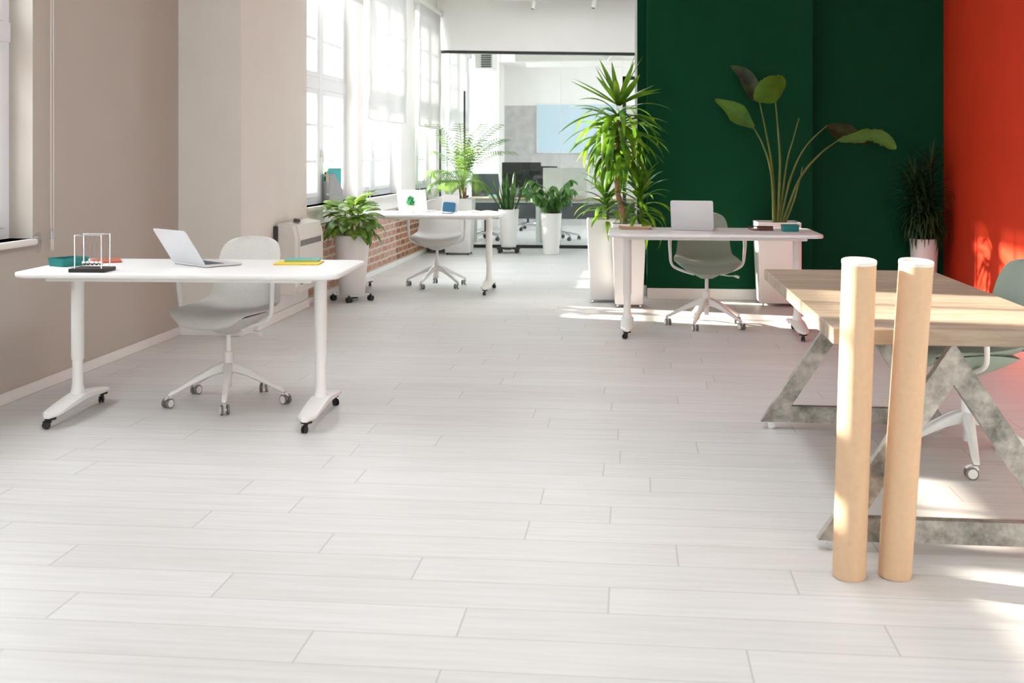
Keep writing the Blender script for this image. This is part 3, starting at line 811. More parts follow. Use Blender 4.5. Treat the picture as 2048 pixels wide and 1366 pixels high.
make_chair('light grey swivel chair by the brick dado, under the far desk', c2, R(3), -3.30 + YAW, 'fabric_light', 'fabric_light', 2)
make_chair('sage green swivel chair in front of the green wall', c3, R(4), -3.29 + YAW, 'fabric_sage', 'fabric_sage', 3)
make_chair('sage green swivel chair cut by the frame beside the wooden table', c4, R(-84), R(-105.4) + YAW, 'fabric_sage', 'shell_sage', 4)

# ---------------------------------------------------------------- white desks
def make_desk(label, loc, rz, W=1.55, LS=0.63):
    t = thing('desk', label, 'desk', loc, rz, 'white height adjustable desks on casters')
    D, H = 0.80, 0.77
    mb = MB()
    def ring(ins, z): return rrect(W - 2 * ins, D - 2 * ins, 0.085 - ins * 0.5, z, n=8)
    mb.loft([ring(0.006, H - 0.026), ring(0.001, H - 0.022), ring(0.0, H - 0.014), ring(0.0, H - 0.006), ring(0.003, H - 0.001), ring(0.008, H)])
    mb.build('tabletop', 'desk_white', t, smooth=50)
    mb = MB().span((-0.64, -0.30, H - 0.05), (0.64, -0.26, H - 0.026), bevel=0.004).span((-0.64, 0.26, H - 0.05), (0.64, 0.30, H - 0.026), bevel=0.004)
    mb.span((-0.66, -0.31, H - 0.05), (-0.60, 0.31, H - 0.026), bevel=0.004).span((0.60, -0.31, H - 0.05), (0.66, 0.31, H - 0.026), bevel=0.004)
    mb.build('support_frame', 'metal_white', t, smooth=0)
    for s in (-1, 1):
        x = s * LS
        leg = MB().lathe([(0.031, 0.285), (0.032, 0.29), (0.032, H - 0.05)], n=24).lathe([(0.045, 0.10), (0.034, 0.125), (0.0275, 0.165), (0.0265, 0.285)], n=24).build('leg', 'metal_white', t, loc=(x, 0, 0))
        rings = []
        for i in range(17):
            u = -1 + i / 8
            y = u * 0.345
            w = 0.048 - 0.004 * u * u
            if abs(u) > 0.85: w *= math.sqrt(max(0.10, 1 - ((abs(u) - 0.85) / 0.16) ** 2))
            zt = 0.115 - 0.040 * abs(u) ** 1.3; zb = 0.060 + 0.022 * (1 - abs(u)) - 0.004
            rings.append([Vector((w * 0.75, y, zt)), Vector((w, y, zt - 0.008)), Vector((w, y, zb + 0.006)), Vector((w * 0.8, y, zb)), Vector((-w * 0.8, y, zb)), Vector((-w, y, zb + 0.006)), Vector((-w, y, zt - 0.008)), Vector((-w * 0.75, y, zt))])
        MB().loft(rings).build('foot', 'metal_white', leg, smooth=45)
        for q in (-1, 1):
            y = q * 0.305; a = 0.5 * q + 0.3 * s
            wh, fk, o = caster_mb(r=0.018, w=0.008, gap=0.004, ang=a)
            fk.cyl(o + Vector((0, 0, 0.045)), o + Vector((0, 0, 0.056)), 0.028, n=14)
            mm = MB(); 
            # one caster mesh: wheels and fork together
            me_w = bpy.data.meshes.new('tmp'); wh.bm.to_mesh(me_w); wh.bm.free()
            fk.bm.from_mesh(me_w); bpy.data.meshes.remove(me_w)
            fk.build('caster', 'rubber_black', leg, loc=(-o.x, y - o.y, 0))
    return t
D1 = (Vector((-2.215, 5.70, 0)), R(2.5), 1.60, 0.635); D2 = (Vector((-2.03, 11.20, 0)), R(0)); D3 = (Vector((0.59, 8.74, 0)), R(0), 1.54)
make_desk('white desk nearest the viewer with the ball cradle on it', *D1)
make_desk('white desk by the brick dado with the blue tablet stand', *D2)
make_desk('white desk in front of the green wall with the leather notebook', *D3)
HT = 0.77

# ---------------------------------------------------------------- laptops and things on the desks
def make_laptop(label, hinge, ang, lean, w=0.31, d=0.215):
    """hinge: middle of the hinge on the desk; ang: world direction in which the base extends from the hinge."""
    t = thing('laptop', label, 'laptop', hinge, ang - PI / 2, 'open silver laptops')
    b = MB(); b.loft([rrect(w - 0.012, d - 0.012, 0.012, 0.001, cy=d / 2), rrect(w, d, 0.014, 0.004, cy=d / 2), rrect(w, d, 0.014, 0.011, cy=d / 2), rrect(w - 0.004, d - 0.004, 0.013, 0.0125, cy=d / 2)])
    ba = b.build('base', 'aluminium', t, smooth=50)
    kb = MB()
    for r_ in range(5):
        for c_ in range(13):
            kb.box(((c_ - 6) * 0.0205, 0.035 + r_ * 0.0205, 0.0135), (0.017, 0.017, 0.002))
    kb.build('keyboard', 'key_grey', ba, smooth=0)
    MB().loft([rrect(0.10, 0.07, 0.006, 0.0126, cy=d - 0.045), rrect(0.10, 0.07, 0.006, 0.0132, cy=d - 0.045)]).build('touchpad', 'aluminium', ba, smooth=0)
    M = Matrix.Translation((0, 0.004, 0.012)) @ Matrix.Rotation(lean, 4, 'X') @ Matrix.Rotation(R(90), 4, 'X')
    # lid in its own plane: local y up the lid
    L = [[(M @ p) for p in rrect(w - i_, d - i_, 0.014, z_, cy=d / 2)] for i_, z_ in ((0.006, 0.0005), (0.0, 0.002), (0.0, 0.005), (0.006, 0.0065))]
    lid = MB().loft(L).build('lid', 'aluminium', t, smooth=50)
    S = [[(M @ p) for p in rrect(w - 0.014, d - 0.014, 0.008, z_, cy=d / 2)] for z_ in (-0.0002, 0.0004)]
    MB().loft(S).build('screen', 'screen_black', lid, smooth=0)
    return t
def flipped(t): return t
h1 = (at_z(337, 530, HT) + at_z(420, 533, HT)) / 2
make_laptop('silver laptop on the nearest desk, lid turned to the viewer', h1, R(45) + YAW, R(33), 0.33, 0.215)
h3 = (at_z(1346, 460, HT) + at_z(1424, 461.5, HT)) / 2
make_laptop('silver laptop in front of the sage chair by the green wall', h3, R(74) + YAW, R(14), 0.32, 0.222)
h2 = (at_z(795, 423.5, HT) + at_z(857, 424, HT)) / 2
make_laptop('silver laptop behind the tiny potted succulent', h2, R(68) + YAW, R(12), 0.32, 0.215)

def open_tray(name, label, loc, rz, w, d, h, mt, cat, taper=0.006):
    t = thing(name, label, cat, loc, rz)
    th = 0.004
    rings = [rrect(w - 2 * taper, d - 2 * taper, 0.008, 0.001), rrect(w - 2 * taper, d - 2 * taper, 0.008, 0.003), rrect(w, d, 0.010, h), rrect(w - 2 * th, d - 2 * th, 0.008, h), rrect(w - 2 * th - 2 * taper, d - 2 * th - 2 * taper, 0.006, 0.006)]
    MB().loft(rings).build('box_body', mt, t, smooth=40)
    return t
open_tray('desk_tray', 'open dark teal tray at the corner of the nearest desk', at_z(137, 531, HT), R(-32) + YAW, 0.125, 0.165, 0.042, 'teal', 'tray')
open_tray('desk_tray', 'small teal box on the desk by the green wall', at_z(1580, 463, HT), R(4), 0.125, 0.10, 0.052, 'teal', 'tray')

# ball cradle
bl = at_z(137, 545.5, HT)
t = thing('ball_cradle', 'chrome frame ball cradle on a black board on the nearest desk', 'desk toy', (at_z(137, 546, HT) + at_z(231, 539, HT)) / 2, YAW + R(-3))
MB().box((0, 0, 0.009), (0.178, 0.145, 0.018), bevel=0.002).build('base_board', 'rubber_black', t, smooth=0)
for s in (-1, 1):
    MB().tube(spline([(-0.066, s * 0.052, 0.016), (-0.066, s * 0.052, 0.10), (-0.066, s * 0.052, 0.172), (-0.060, s * 0.052, 0.180), (0, s * 0.052, 0.181), (0.060, s * 0.052, 0.180), (0.066, s * 0.052, 0.172), (0.066, s * 0.052, 0.10), (0.066, s * 0.052, 0.016)], 48), 0.0034, n=8).build('rod_frame', 'chrome', t)
for k in range(5):
    x = (k - 2) * 0.0212
    b = MB().sphere((x, 0, 0.040), 0.0105, n=12).build('ball', 'chrome', t)
    MB().tube([(x, 0, 0.049), (x, 0.052, 0.180)], 0.00018, n=4).tube([(x, 0, 0.049), (x, -0.052, 0.180)], 0.00018, n=4).build('string', 'string', b, smooth=0)

def make_book(name, label, cat, loc, rz, w, d, h, cover, pages='paper', curl=0.0):
    t = thing(name, label, cat, loc, rz)
    def slab(mb, z0, z1, ww, dd):
        n = 10; vs = []
        for z in (z0, z1):
            for j in (0, 1):
                for i in range(n + 1):
                    u = -1 + 2 * i / n
                    vs.append((u * ww / 2, (j - 0.5) * dd, z + curl * abs(u) ** 3))
        fs = []
        m_ = n + 1
        for i in range(n):
            fs += [(i, i + 1, m_ + i + 1, m_ + i), (2 * m_ + i, 3 * m_ + i, 3 * m_ + i + 1, 2 * m_ + i + 1), (i, 2 * m_ + i, 2 * m_ + i + 1, i + 1), (m_ + i, m_ + i + 1, 3 * m_ + i + 1, 3 * m_ + i)]
        for i in (0, n): fs.append((i, m_ + i, 3 * m_ + i, 2 * m_ + i))
        return mb.verts_faces(vs, fs)
    c = MB(); slab(c, 0.0005, 0.0025, w, d); slab(c, h - 0.002, h, w, d)
    c.build('cover', cover, t, smooth=0)
    p = MB(); slab(p, 0.0025, h - 0.002, w - 0.006, d - 0.006)
    p.build('pages', pages, t, smooth=0)
    return t
make_book('notebook', 'rust red notebook behind the ball cradle', 'notebook', at_z(212, 523, HT), R(28), 0.15, 0.20, 0.008, 'book_rust', 'book_rust')
make_book('folder', 'yellow folder on the nearest desk, beneath a teal notebook', 'folder', at_z(598, 527, HT), R(6), 0.235, 0.19, 0.006, 'yellow', 'yellow')
pt = at_z(606, 524, HT); pt.z = HT + 0.0062
make_book('notebook', 'light teal notebook lying on the yellow folder', 'notebook', pt, R(9), 0.18, 0.13, 0.010, 'teal_light', 'yellow')
make_book('paper_pad', 'tan paper pad with curled ends near the yucca', 'paper pad', at_z(1270, 458.2, HT) + Vector((0, 0.03, 0)), R(3), 0.25, 0.17, 0.014, 'tan_paper', 'tan_paper', 0.008)
t = make_book('notebook', 'brown leather notebook with strap loop beside the teal box', 'notebook', at_z(1530, 461, HT), R(8), 0.11, 0.085, 0.026, 'leather_brown', 'leather_brown')
MB().tube(spline([(-0.05, -0.03, 0.006), (-0.10, -0.035, 0.008), (-0.125, 0.0, 0.02), (-0.10, 0.03, 0.030), (-0.04, 0.02, 0.030), (0.06, 0.0, 0.029)], 30), 0.0042, n=8).build('strap', 'leather_brown', t)
# open papers on the far desk
t = thing('open_magazine', 'open pale magazine lying flat at the end of the far desk', 'magazine', at_z(962, 424.5, HT), R(6))
for s in (-1, 1):
    mb = MB(); vs = []
    for z in (0.0, 1.0):
        for j in (0, 1):
            for i in range(9):
                u = i / 8
                vs.append((s * u * 0.16, (j - 0.5) * 0.20, (0.001 if z == 0 else 0.006 + 0.012 * sin(PI * min(1, u * 1.1)) * (1 - u * 0.6))))
    fs = []
    for i in range(8): fs += [(i, i + 1, 10 + i, 9 + i), (18 + i, 27 + i, 28 + i, 19 + i), (i, 18 + i, 19 + i, i + 1), (9 + i, 10 + i, 28 + i, 27 + i)]
    for i in (0, 8): fs.append((i, 9 + i, 27 + i, 18 + i))
    mb.verts_faces(vs, fs).build('page_block', 'paper', t, smooth=50)

# tablet on blue stand
ts = at_z(897, 426.5, HT)
t = thing('tablet', 'tablet leaning in a blue stand on the far desk', 'tablet', ts, YAW + R(-6))
M = Matrix.Translation((0.006, 0.0, 0.010)) @ Matrix.Rotation(R(-16), 4, 'X') @ Matrix.Rotation(R(90), 4, 'X') @ Matrix.Rotation(R(-4), 4, 'Z')
MB().loft([[M @ p for p in rrect(0.165, 0.175, 0.012, z, cy=0.0875)] for z in (-0.003, 0.0035)]).build('tablet_body', 'aluminium', t, smooth=40)
sm = MB()
sm.loft([[Matrix.Translation((-0.004, -0.008, 0)) @ M @ p for p in rrect(0.125, 0.095, 0.02, z, cy=0.052)] for z in (0.004, 0.007)])
sm.tube([(-0.05, -0.02, 0.004), (-0.05, -0.09, 0.004), (0.05, -0.09, 0.004), (0.05, -0.02, 0.004)], 0.004, n=8).tube([(-0.05, -0.02, 0.004), (-0.05, 0.0, 0.03)], 0.004, n=8).tube([(0.05, -0.02, 0.004), (0.05, 0.0, 0.03)], 0.004, n=8)
sm.build('stand', 'plastic_blue', t)

# ---------------------------------------------------------------- pots and plants
def square_pot(t, wt, wb, h, z0, soil_drop=0.03, rz=0.0, rad=0.012):
    r = [rrect(wb - 0.01, wb - 0.01, rad, z0), rrect(wb, wb, rad, z0 + 0.006), rrect(wt, wt, rad, h - 0.004), rrect(wt - 0.006, wt - 0.006, rad, h), rrect(wt - 0.03, wt - 0.03, rad, h), rrect(wt - 0.036, wt - 0.036, rad, h - soil_drop - 0.02)]
    p = MB().loft(r).build('planter', 'planter_white', t, smooth=40)
    s = MB()
    g = 12; w = wt - 0.034
    vs = [((-0.5 + i / g) * w, (-0.5 + j / g) * w, h - soil_drop + 0.008 * noise.noise(Vector((i * 0.9, j * 0.9, 1)))) for j in range(g + 1) for i in range(g + 1)]
    s.verts_faces(vs, [(j * (g + 1) + i, j * (g + 1) + i + 1, (j + 1) * (g + 1) + i + 1, (j + 1) * (g + 1) + i) for j in range(g) for i in range(g)])
    s.build('soil', 'soil', t)
    return p
def round_pot(t, rt, rb, h, z0, soil_drop=0.03, n=36):
    MB().lathe([(rb - 0.006, z0), (rb, z0 + 0.006), (rt, h - 0.004), (rt - 0.003, h), (rt - 0.012, h), (rt - 0.015, h - soil_drop - 0.02)], n=n).build('planter', 'planter_white', t, smooth=40)
    MB().lathe([(rt - 0.0145, h - soil_drop), (rt * 0.6, h - soil_drop + 0.01), (0.01, h - soil_drop + 0.012)], n=n, cap0=False).build('soil', 'soil', t)
def clampx(pts, x0):
    return [Vector((max(p.x, x0), p.y, p.z)) for p in pts]
def pot_casters(t, w, rz=0.0, r=0.012, tyre='rubber_grey'):
    for sx in (-1, 1):
        for sy in (-1, 1):
            x, y = sx * w, sy * w
            mb = MB().tube([(x - 0.008, y, r), (x + 0.008, y, r)], r, n=14).cyl((x, y, r), (x, y, 2 * r + 0.004), r * 0.55, n=10)
            mb.build('caster', 'chrome' if tyre == 'rubber_grey' else tyre, t)
def droop(p, az, e0, L, dr, n=9, pw=1.4):
    """Points of a leaf that starts at elevation e0 and bends down by dr over its length."""
    pts = [Vector(p)]; st = L / n
    for i in range(n):
        e = e0 - dr * ((i + 0.5) / n) ** pw
        pts.append(pts[-1] + Vector((cos(az) * cos(e), sin(az) * cos(e), sin(e))) * st)
    return pts
def strap_w(w, n=9, base=0.45):
    return [w * (base + (1 - base) * min(1, (i / n) * 3)) * (1 - (max(0, i / n - 0.55) / 0.45) ** 1.6) + 0.0004 for i in range(n + 1)]
def oval_w(w, n=9):
    return [w * (sin(PI * (i / n) ** 0.80) ** 0.8 if 0 < i < n else 0.0) + 0.0006 for i in range(n + 1)]

# P5, P6: tall white planters with yucca
def strap_rosette(mb, rnd, base, top, n, L, w, e_top=1.35, e_bot=-0.2, dr=(1.0, 1.9), az_bias=None):
    base, top = Vector(base), Vector(top)
    for i in range(n):
        f = (i + 0.5) / n
        p = base.lerp(top, f)
        az = i * 2.399 + rnd.uniform(-0.3, 0.3)
        e0 = e_bot + (e_top - e_bot) * f ** 1.2 + rnd.uniform(-0.15, 0.15)
        l_ = L * rnd.uniform(0.75, 1.1) * (1.0 - 0.15 * f)
        d_ = (dr[1] + (dr[0] - dr[1]) * f) * rnd.uniform(0.7, 1.15)
        pts = droop(p, az, e0, l_, d_)
        side = Vector((-sin(az + rnd.uniform(-0.5, 0.5)), cos(az), 0))
        mb.blade(pts, strap_w(w * rnd.uniform(0.8, 1.15)), side, fold=0.35)
rnd = random.Random(5)
p5 = at_z(1203, 606, 0.0) + Vector((0.02, 0.14, 0))
t = thing('potted_yucca', 'bushy low yucca in the white planter nearest the glass partition', 'potted plant', p5, R(2), 'yuccas in tall white planters')
square_pot(t, 0.315, 0.255, 0.755, 0.028); pot_casters(t, 0.105, r=0.012)
mb = MB().tube([(0.02, 0, 0.70), (0.03, 0.0, 0.85), (0.02, 0, 0.98)], [0.016, 0.014, 0.010], n=10)
mb.build('stem', 'stalk_green', t)
mb = MB(); strap_rosette(mb, rnd, (0.02, 0, 0.76), (0.02, 0, 1.02), 44, 0.40, 0.022, 1.3, 0.1, (0.7, 2.2))
mb.build('foliage', 'leaf_yucca', t)

p6 = at_z(1257, 616, 0.0) + Vector((0.0, 0.135, 0))
t = thing('potted_yucca', 'tall yucca on a bare trunk in the white planter by the green wall', 'potted plant', p6, R(2), 'yuccas in tall white planters')
square_pot(t, 0.30, 0.245, 0.735, 0.028); pot_casters(t, 0.10, r=0.013)
trunk = [(-0.045, 0.02, 0.70), (-0.05, 0.02, 0.80), (-0.075, 0.02, 0.92), (-0.098, 0.02, 1.02), (-0.10, 0.02, 1.15), (-0.095, 0.02, 1.45), (-0.085, 0.02, 1.93)]
MB().tube(spline(trunk, 40)[:37], [0.030 - 0.016 * i / 40 + 0.0015 * sin(i * 2.1) for i in range(37)], n=14).build('trunk', 'bark', t)
mb = MB(); tp = spline(trunk, 40)
n = 130
for i in range(n):
    f = (i + 0.5) / n
    p = tp[min(40, int(29 + 9 * f ** 0.8))].copy() + Vector((0, 0, 0.05 * f))
    az = i * 2.399 + rnd.uniform(-0.25, 0.25)
    if f > 0.86:
        e0 = rnd.uniform(0.45, 1.4); L = rnd.uniform(0.40, 0.54); d_ = rnd.uniform(0.0, 0.6)
    elif f > 0.42:
        e0 = rnd.uniform(0.15, 1.0); L = rnd.uniform(0.46, 0.60); d_ = rnd.uniform(1.0, 2.5)
    else:
        e0 = rnd.uniform(0.0, 0.75); L = rnd.uniform(0.34, 0.52) * (0.8 + 0.5 * f); d_ = rnd.uniform(1.7, 2.3)
    pts = droop(p, az, e0, L, d_, pw=0.85)
    side = Vector((-sin(az + rnd.uniform(-0.8, 0.8)), cos(az), rnd.uniform(-0.4, 0.4)))
    mb.blade(pts, strap_w(rnd.uniform(0.020, 0.030)), side, fold=0.3)
mb.build('crown', 'leaf_yucca', t)
MB().tube([(0.10, 0, 0.70), (0.105, 0, 0.85), (0.11, 0, 1.0)], [0.014, 0.012, 0.008], n=10).build('side_stem', 'stalk_green', t)
mb = MB(); strap_rosette(mb, rnd, (0.10, 0, 0.76), (0.11, 0, 1.04), 44, 0.42, 0.022, 1.3, 0.0, (0.8, 2.3))
mb.build('side_foliage', 'leaf_yucca', t)

# P7: bird of paradise
p7 = at_z(1551, 614, 0.0) + Vector((0.03, 0.165, 0))
t = thing('potted_strelitzia', 'tall broad-leaved plant on long stalks before the green wall', 'potted plant', p7, 0)
square_pot(t, 0.385, 0.33, 0.745, 0.03, soil_drop=0.025); pot_casters(t, 0.135, r=0.013)
dS = 10.28
def P(px, py, dd=0.0): return at_d(px, py, dS + dd) - p7
stalks = [([(1548, 452), (1543, 350), (1526, 290), (1505, 252)], 0.0), ([(1551, 452), (1545, 340), (1531, 260), (1517, 195)], 0.03), ([(1555, 452), (1560, 330), (1556, 260), (1551, 203)], -0.03),
          ([(1558, 452), (1573, 330), (1586, 280), (1598, 236)], 0.06), ([(1560, 452), (1580, 360), (1610, 295), (1654, 251)], 0.03), ([(1563, 452), (1598, 360), (1638, 310), (1676, 281)], -0.04), ([(1568, 452), (1590, 395), (1605, 334)], -0.08)]
widths = [0.012, 0.011, 0.012, 0.009, 0.011, 0.012, 0.009]
for (pl, dd), w in zip(stalks, widths):
    pts = spline([P(x, y, dd * min(1, i)) for i, (x, y) in enumerate(pl)], 20)
    MB().tube(pts, [w * (1.25 - 0.85 * i / 20) for i in range(21)], n=8).build('stalk', 'stalk_green', t)
def big_leaf(mid, dd0, dd1, half, mt, nrm=None, fold=0.15, ragged=0, seed=1, tiltvec=None):
    """mid: midrib pixels with half widths in pixels; the blade's sides spread in the picture plane turned by tiltvec."""
    rn = random.Random(seed)
    n_ = len(mid)
    c = spline([P(x, y, dd0 + (dd1 - dd0) * i / (n_ - 1)) for i, (x, y) in enumerate(mid)], 16)
    hw = []
    for i in range(17):
        f = i / 16 * (len(half) - 1); k_ = min(int(f), len(half) - 2)
        hw.append((half[k_] + (half[k_ + 1] - half[k_]) * (f - k_)) * dS / FPX)
    view = (cam.location - p7 - c[8]).normalized()
    mb = MB(); rows = []
    NC = 9
    for i, p in enumerate(c):
        tv = (c[min(i + 1, 16)] - c[max(i - 1, 0)]).normalized()
        sd = tv.cross(view).normalized()
        if tiltvec is not None: sd = (sd + Vector(tiltvec)).normalized()
        nm = sd.cross(tv).normalized()
        row = []
        for k_ in range(NC):
            u = -1 + 2 * k_ / (NC - 1)
            w_ = hw[i] * (1 - (ragged * rn.random() if abs(u) > 0.8 else 0))
            row.append(mb.bm.verts.new(p + sd * w_ * u + nm * (fold * w_ * abs(u) ** 1.5) + nm * 0.006 * sin(i * 2.2) * abs(u)))
        rows.append(row)
    for i in range(16):
        for k_ in range(NC - 1):
            mb.bm.faces.new((rows[i][k_], rows[i][k_ + 1], rows[i + 1][k_ + 1], rows[i + 1][k_]))
    return mb.build('leaf', mt, t, smooth=60)
big_leaf([(1508, 255), (1485, 236), (1462, 216), (1430, 199)], 0.0, 0.05, [3, 9, 17, 20, 15, 8, 2], 'leaf_strelitzia', fold=0.5)
big_leaf([(1512, 203), (1504, 176), (1488, 148), (1461, 132)], 0.10, 0.25, [6, 13, 16, 16, 13, 8, 1], 'leaf_strelitzia_dark', fold=0.5)
big_leaf([(1551, 205), (1545, 188), (1537, 170), (1533, 155)], -0.05, -0.35, [5, 30, 37, 34, 26, 14, 4], 'leaf_strelitzia', fold=-0.35, tiltvec=(0, 0, 0.22))
big_leaf([(1652, 252), (1680, 262), (1705, 272), (1735, 284)], 0.05, 0.15, [2, 12, 20, 19, 15, 10, 6], 'leaf_strelitzia_dark', fold=0.5)
big_leaf([(1676, 281), (1705, 276), (1745, 270), (1770, 279), (1792, 298)], -0.04, -0.20, [2, 10, 14, 16, 19, 15, 3], 'leaf_strelitzia', fold=0.4, ragged=0.45, seed=4)

# P8: dark dracaena in the corner
p8 = Vector((2.62, 10.72, 0))
t = thing('potted_dracaena', 'dark drooping dracaena in the corner by the red wall', 'potted plant', p8, 0)
round_pot(t, 0.125, 0.095, 0.585, 0.0)
rnd = random.Random(8)
for s in range(5):
    a = s * 1.3; r_ = 0.05
    top = Vector((cos(a) * 0.09 - 0.03, sin(a) * 0.06, [1.25, 1.05, 1.0, 1.15, 0.95][s]))
    MB().tube([(cos(a) * r_, sin(a) * r_, 0.56), (cos(a) * 0.07, sin(a) * 0.07, 0.8), top], [0.012, 0.010, 0.007], n=8).build('stem', 'leaf_dracaena', t)
    mb = MB()
    for i in range(90):
        f = (i + 0.5) / 90
        p = Vector((cos(a) * 0.06, sin(a) * 0.06, 0.66)).lerp(top, f)
        az = i * 2.399 + rnd.uniform(-0.4, 0.4)
        e0 = 0.2 + 1.1 * f ** 2 + rnd.uniform(-0.2, 0.2)
        pts = droop(p, az, e0, rnd.uniform(0.22, 0.32), (2.3 - 1.9 * f ** 1.5) * rnd.uniform(0.8, 1.1), pw=1.0)
        pts = [Vector((min(q.x, XR - p8.x - 0.03), min(q.y, 0.27), q.z)) for q in pts]
        mb.blade(pts, strap_w(0.0075), (-sin(az), cos(az), 0.1), fold=0.2)
    mb.build('foliage', 'leaf_dracaena', t)

# P1: dieffenbachia on a wheeled ring
p1 = at_z(704, 601, 0.0)
t = thing('potted_dieffenbachia', 'variegated broad-leaved plant in a white pot on black wheels', 'potted plant', p1, 0)
z0 = 0.045
round_pot(t, 0.165, 0.115, 0.605, z0)
mb = MB()
ring = [Vector((0.165 * cos(a), 0.165 * sin(a), 0.062)) for a in [2 * PI * i / 40 for i in range(41)]]
mb.tube(ring, 0.004, n=6, cap=False)
for k in range(4):
    a = R(-85 + 90 * k)
    mb.tube([(0.03 * cos(a), 0.03 * sin(a), 0.048), (0.168 * cos(a), 0.168 * sin(a), 0.06)], 0.005, n=6)
mb.build('wheeled_ring', 'chrome', t)
for k in range(4):
    a = R(-85 + 90 * k)
    x, y = 0.172 * cos(a), 0.172 * sin(a)
    mb = MB()
    for s in (-1, 1):
        d = Vector((-sin(a + 0.9), cos(a + 0.9), 0))
        mb.tube([Vector((x, y, 0.025)) + d * s * 0.004, Vector((x, y, 0.025)) + d * s * 0.022], 0.025, n=16)
    mb.cyl((x, y, 0.03), (x, y, 0.064), 0.009, n=10)
    mb.build('caster', 'rubber_black', t)
rnd = random.Random(11)
MB().tube([(0, 0, 0.56), (0.005, 0, 0.74), (0.01, 0, 0.90)], [0.014, 0.012, 0.008], n=8).tube([(0.05, 0.02, 0.56), (0.06, 0.02, 0.72), (0.05, 0.0, 0.84)], 0.009, n=8).tube([(-0.05, -0.02, 0.56), (-0.07, -0.03, 0.70), (-0.06, 0.0, 0.82)], 0.009, n=8).build('stem', 'stalk_green', t)
mb = MB()
N = 82
for i in range(N):
    f = (i + 0.5) / N
    az = i * 2.399 + rnd.uniform(-0.3, 0.3)
    zb = 0.62 + 0.24 * f
    e0 = 0.25 + 0.85 * f + rnd.uniform(-0.2, 0.2)
    st = droop(Vector((0.05 * cos(az), 0.05 * sin(az), zb)), az, e0, rnd.uniform(0.05, 0.11) * (1.15 - 0.5 * f), 0.4, n=3)
    L = rnd.uniform(0.17, 0.24)
    lf = droop(st[-1], az + rnd.uniform(-0.2, 0.2), e0 - 0.25, L, rnd.uniform(1.0, 1.9) * (1.2 - 0.6 * f), n=9, pw=0.9)
    mb.blade(st, [0.0025] * 4, (-sin(az), cos(az), 0))
    lf = clampx(lf, -2.84 - p1.x)
    mb.blade(lf, oval_w(rnd.uniform(0.038, 0.055)), (-sin(az), cos(az), rnd.uniform(-0.35, 0.35)), fold=0.18)
for (az, e0, L) in ((R(10), 0.75, 0.26), (R(175), 0.25, 0.20)):
    st = droop(Vector((0.0, 0, 0.86)), az, e0, 0.16, 0.2, n=3)
    mb.blade(st, [0.0025] * 4, (-sin(az), cos(az), 0))
    mb.blade(droop(st[-1], az, e0 - 0.1, 0.12, 0.9), oval_w(0.028), (-sin(az), cos(az), 0), fold=0.3)
mb.build('foliage', 'leaf_dieffenbachia', t)

# P2: palm
p2 = at_z(915, 510, 0.0) + Vector((0, 0.16, 0))
t = thing('potted_palm', 'feathery palm in a white planter in front of the glass', 'potted plant', p2, 0)
square_pot(t, 0.40, 0.34, 0.755, 0.03); pot_casters(t, 0.14, r=0.014, tyre='rubber_black')
rnd = random.Random(21)
mb = MB()
for k in range(5): mb.tube([(0.05 + 0.03 * cos(k * 1.3), 0.03 * sin(k * 1.3), 0.72), (0.04 + 0.05 * cos(k * 1.3), 0.05 * sin(k * 1.3), 0.90)], [0.016, 0.010], n=8)
mb.build('stem', 'bark', t)
mb = MB()
fr = [(i * 137.5 + 10, [1.45, 1.32, 1.12, 1.4, 0.9][i % 5], [1.08, 0.98, 0.8, 1.0, 0.62][i % 5], [0.9, 1.5, 1.9, 1.2, 2.0][i % 5]) for i in range(26)]
for a, e0, L, dr in fr:
    az = R(a) + rnd.uniform(-0.1, 0.1)
    rib = clampx(droop(Vector((0.045, 0, 0.86)), az, e0, L, dr, n=22, pw=1.2), -0.42)
    mb.blade(rib, [0.004] * 23, (-sin(az), cos(az), 0))
    for i in range(6, 22):
        for s in (-1, 1):
            tv = (rib[min(i + 1, 22)] - rib[i - 1]).normalized(); sd = Vector((-sin(az), cos(az), 0)) * s
            dirv = (tv * 0.75 + sd * 0.8 + Vector((0, 0, -0.05))).normalized()
            l_ = 0.20 * sin(PI * (i - 4) / 20) ** 0.6 * rnd.uniform(0.85, 1.1) + 0.02
            pts = [rib[i] + dirv * l_ * q + Vector((0, 0, -0.35 * l_ * q * q)) for q in (0, 0.33, 0.66, 1)]
            pts = clampx(pts, -0.44)
            mb.blade(pts, [0.0045, 0.0085, 0.0065, 0.0006], sd.cross(dirv).cross(dirv), fold=0.1)
mb.build('fronds', 'leaf_palm', t)

# P3: sansevieria on black dolly
p3 = at_z(1017, 505.5, 0.0) + Vector((0, 0.02, 0))
t = thing('potted_sansevieria', 'upright sword-leaved plant in a white pot on a black dolly', 'potted plant', p3, 0)
round_pot(t, 0.142, 0.103, 0.595, 0.075, 0.02)
mb = MB().span((-0.16, -0.05, 0.05), (0.16, 0.05, 0.073), bevel=0.005).span((-0.05, -0.16, 0.05), (0.05, 0.16, 0.073), bevel=0.005)
mb.build('dolly', 'rubber_black', t, smooth=0)
for sx in (-1, 1):
    for sy in (-1, 1):
        mb = MB().tube([(sx * 0.115 - 0.02, sy * 0.10, 0.022), (sx * 0.115 + 0.02, sy * 0.10, 0.022)], 0.022, n=14).cyl((sx * 0.115, sy * 0.10, 0.03), (sx * 0.115, sy * 0.10, 0.055), 0.015, n=10)
        mb.span((sx * 0.115 - 0.03, sy * 0.10 - 0.03, 0.048), (sx * 0.115 + 0.03, sy * 0.10 + 0.03, 0.06))
        mb.build('caster', 'rubber_black', t, smooth=30)
rnd = random.Random(31); mb = MB()
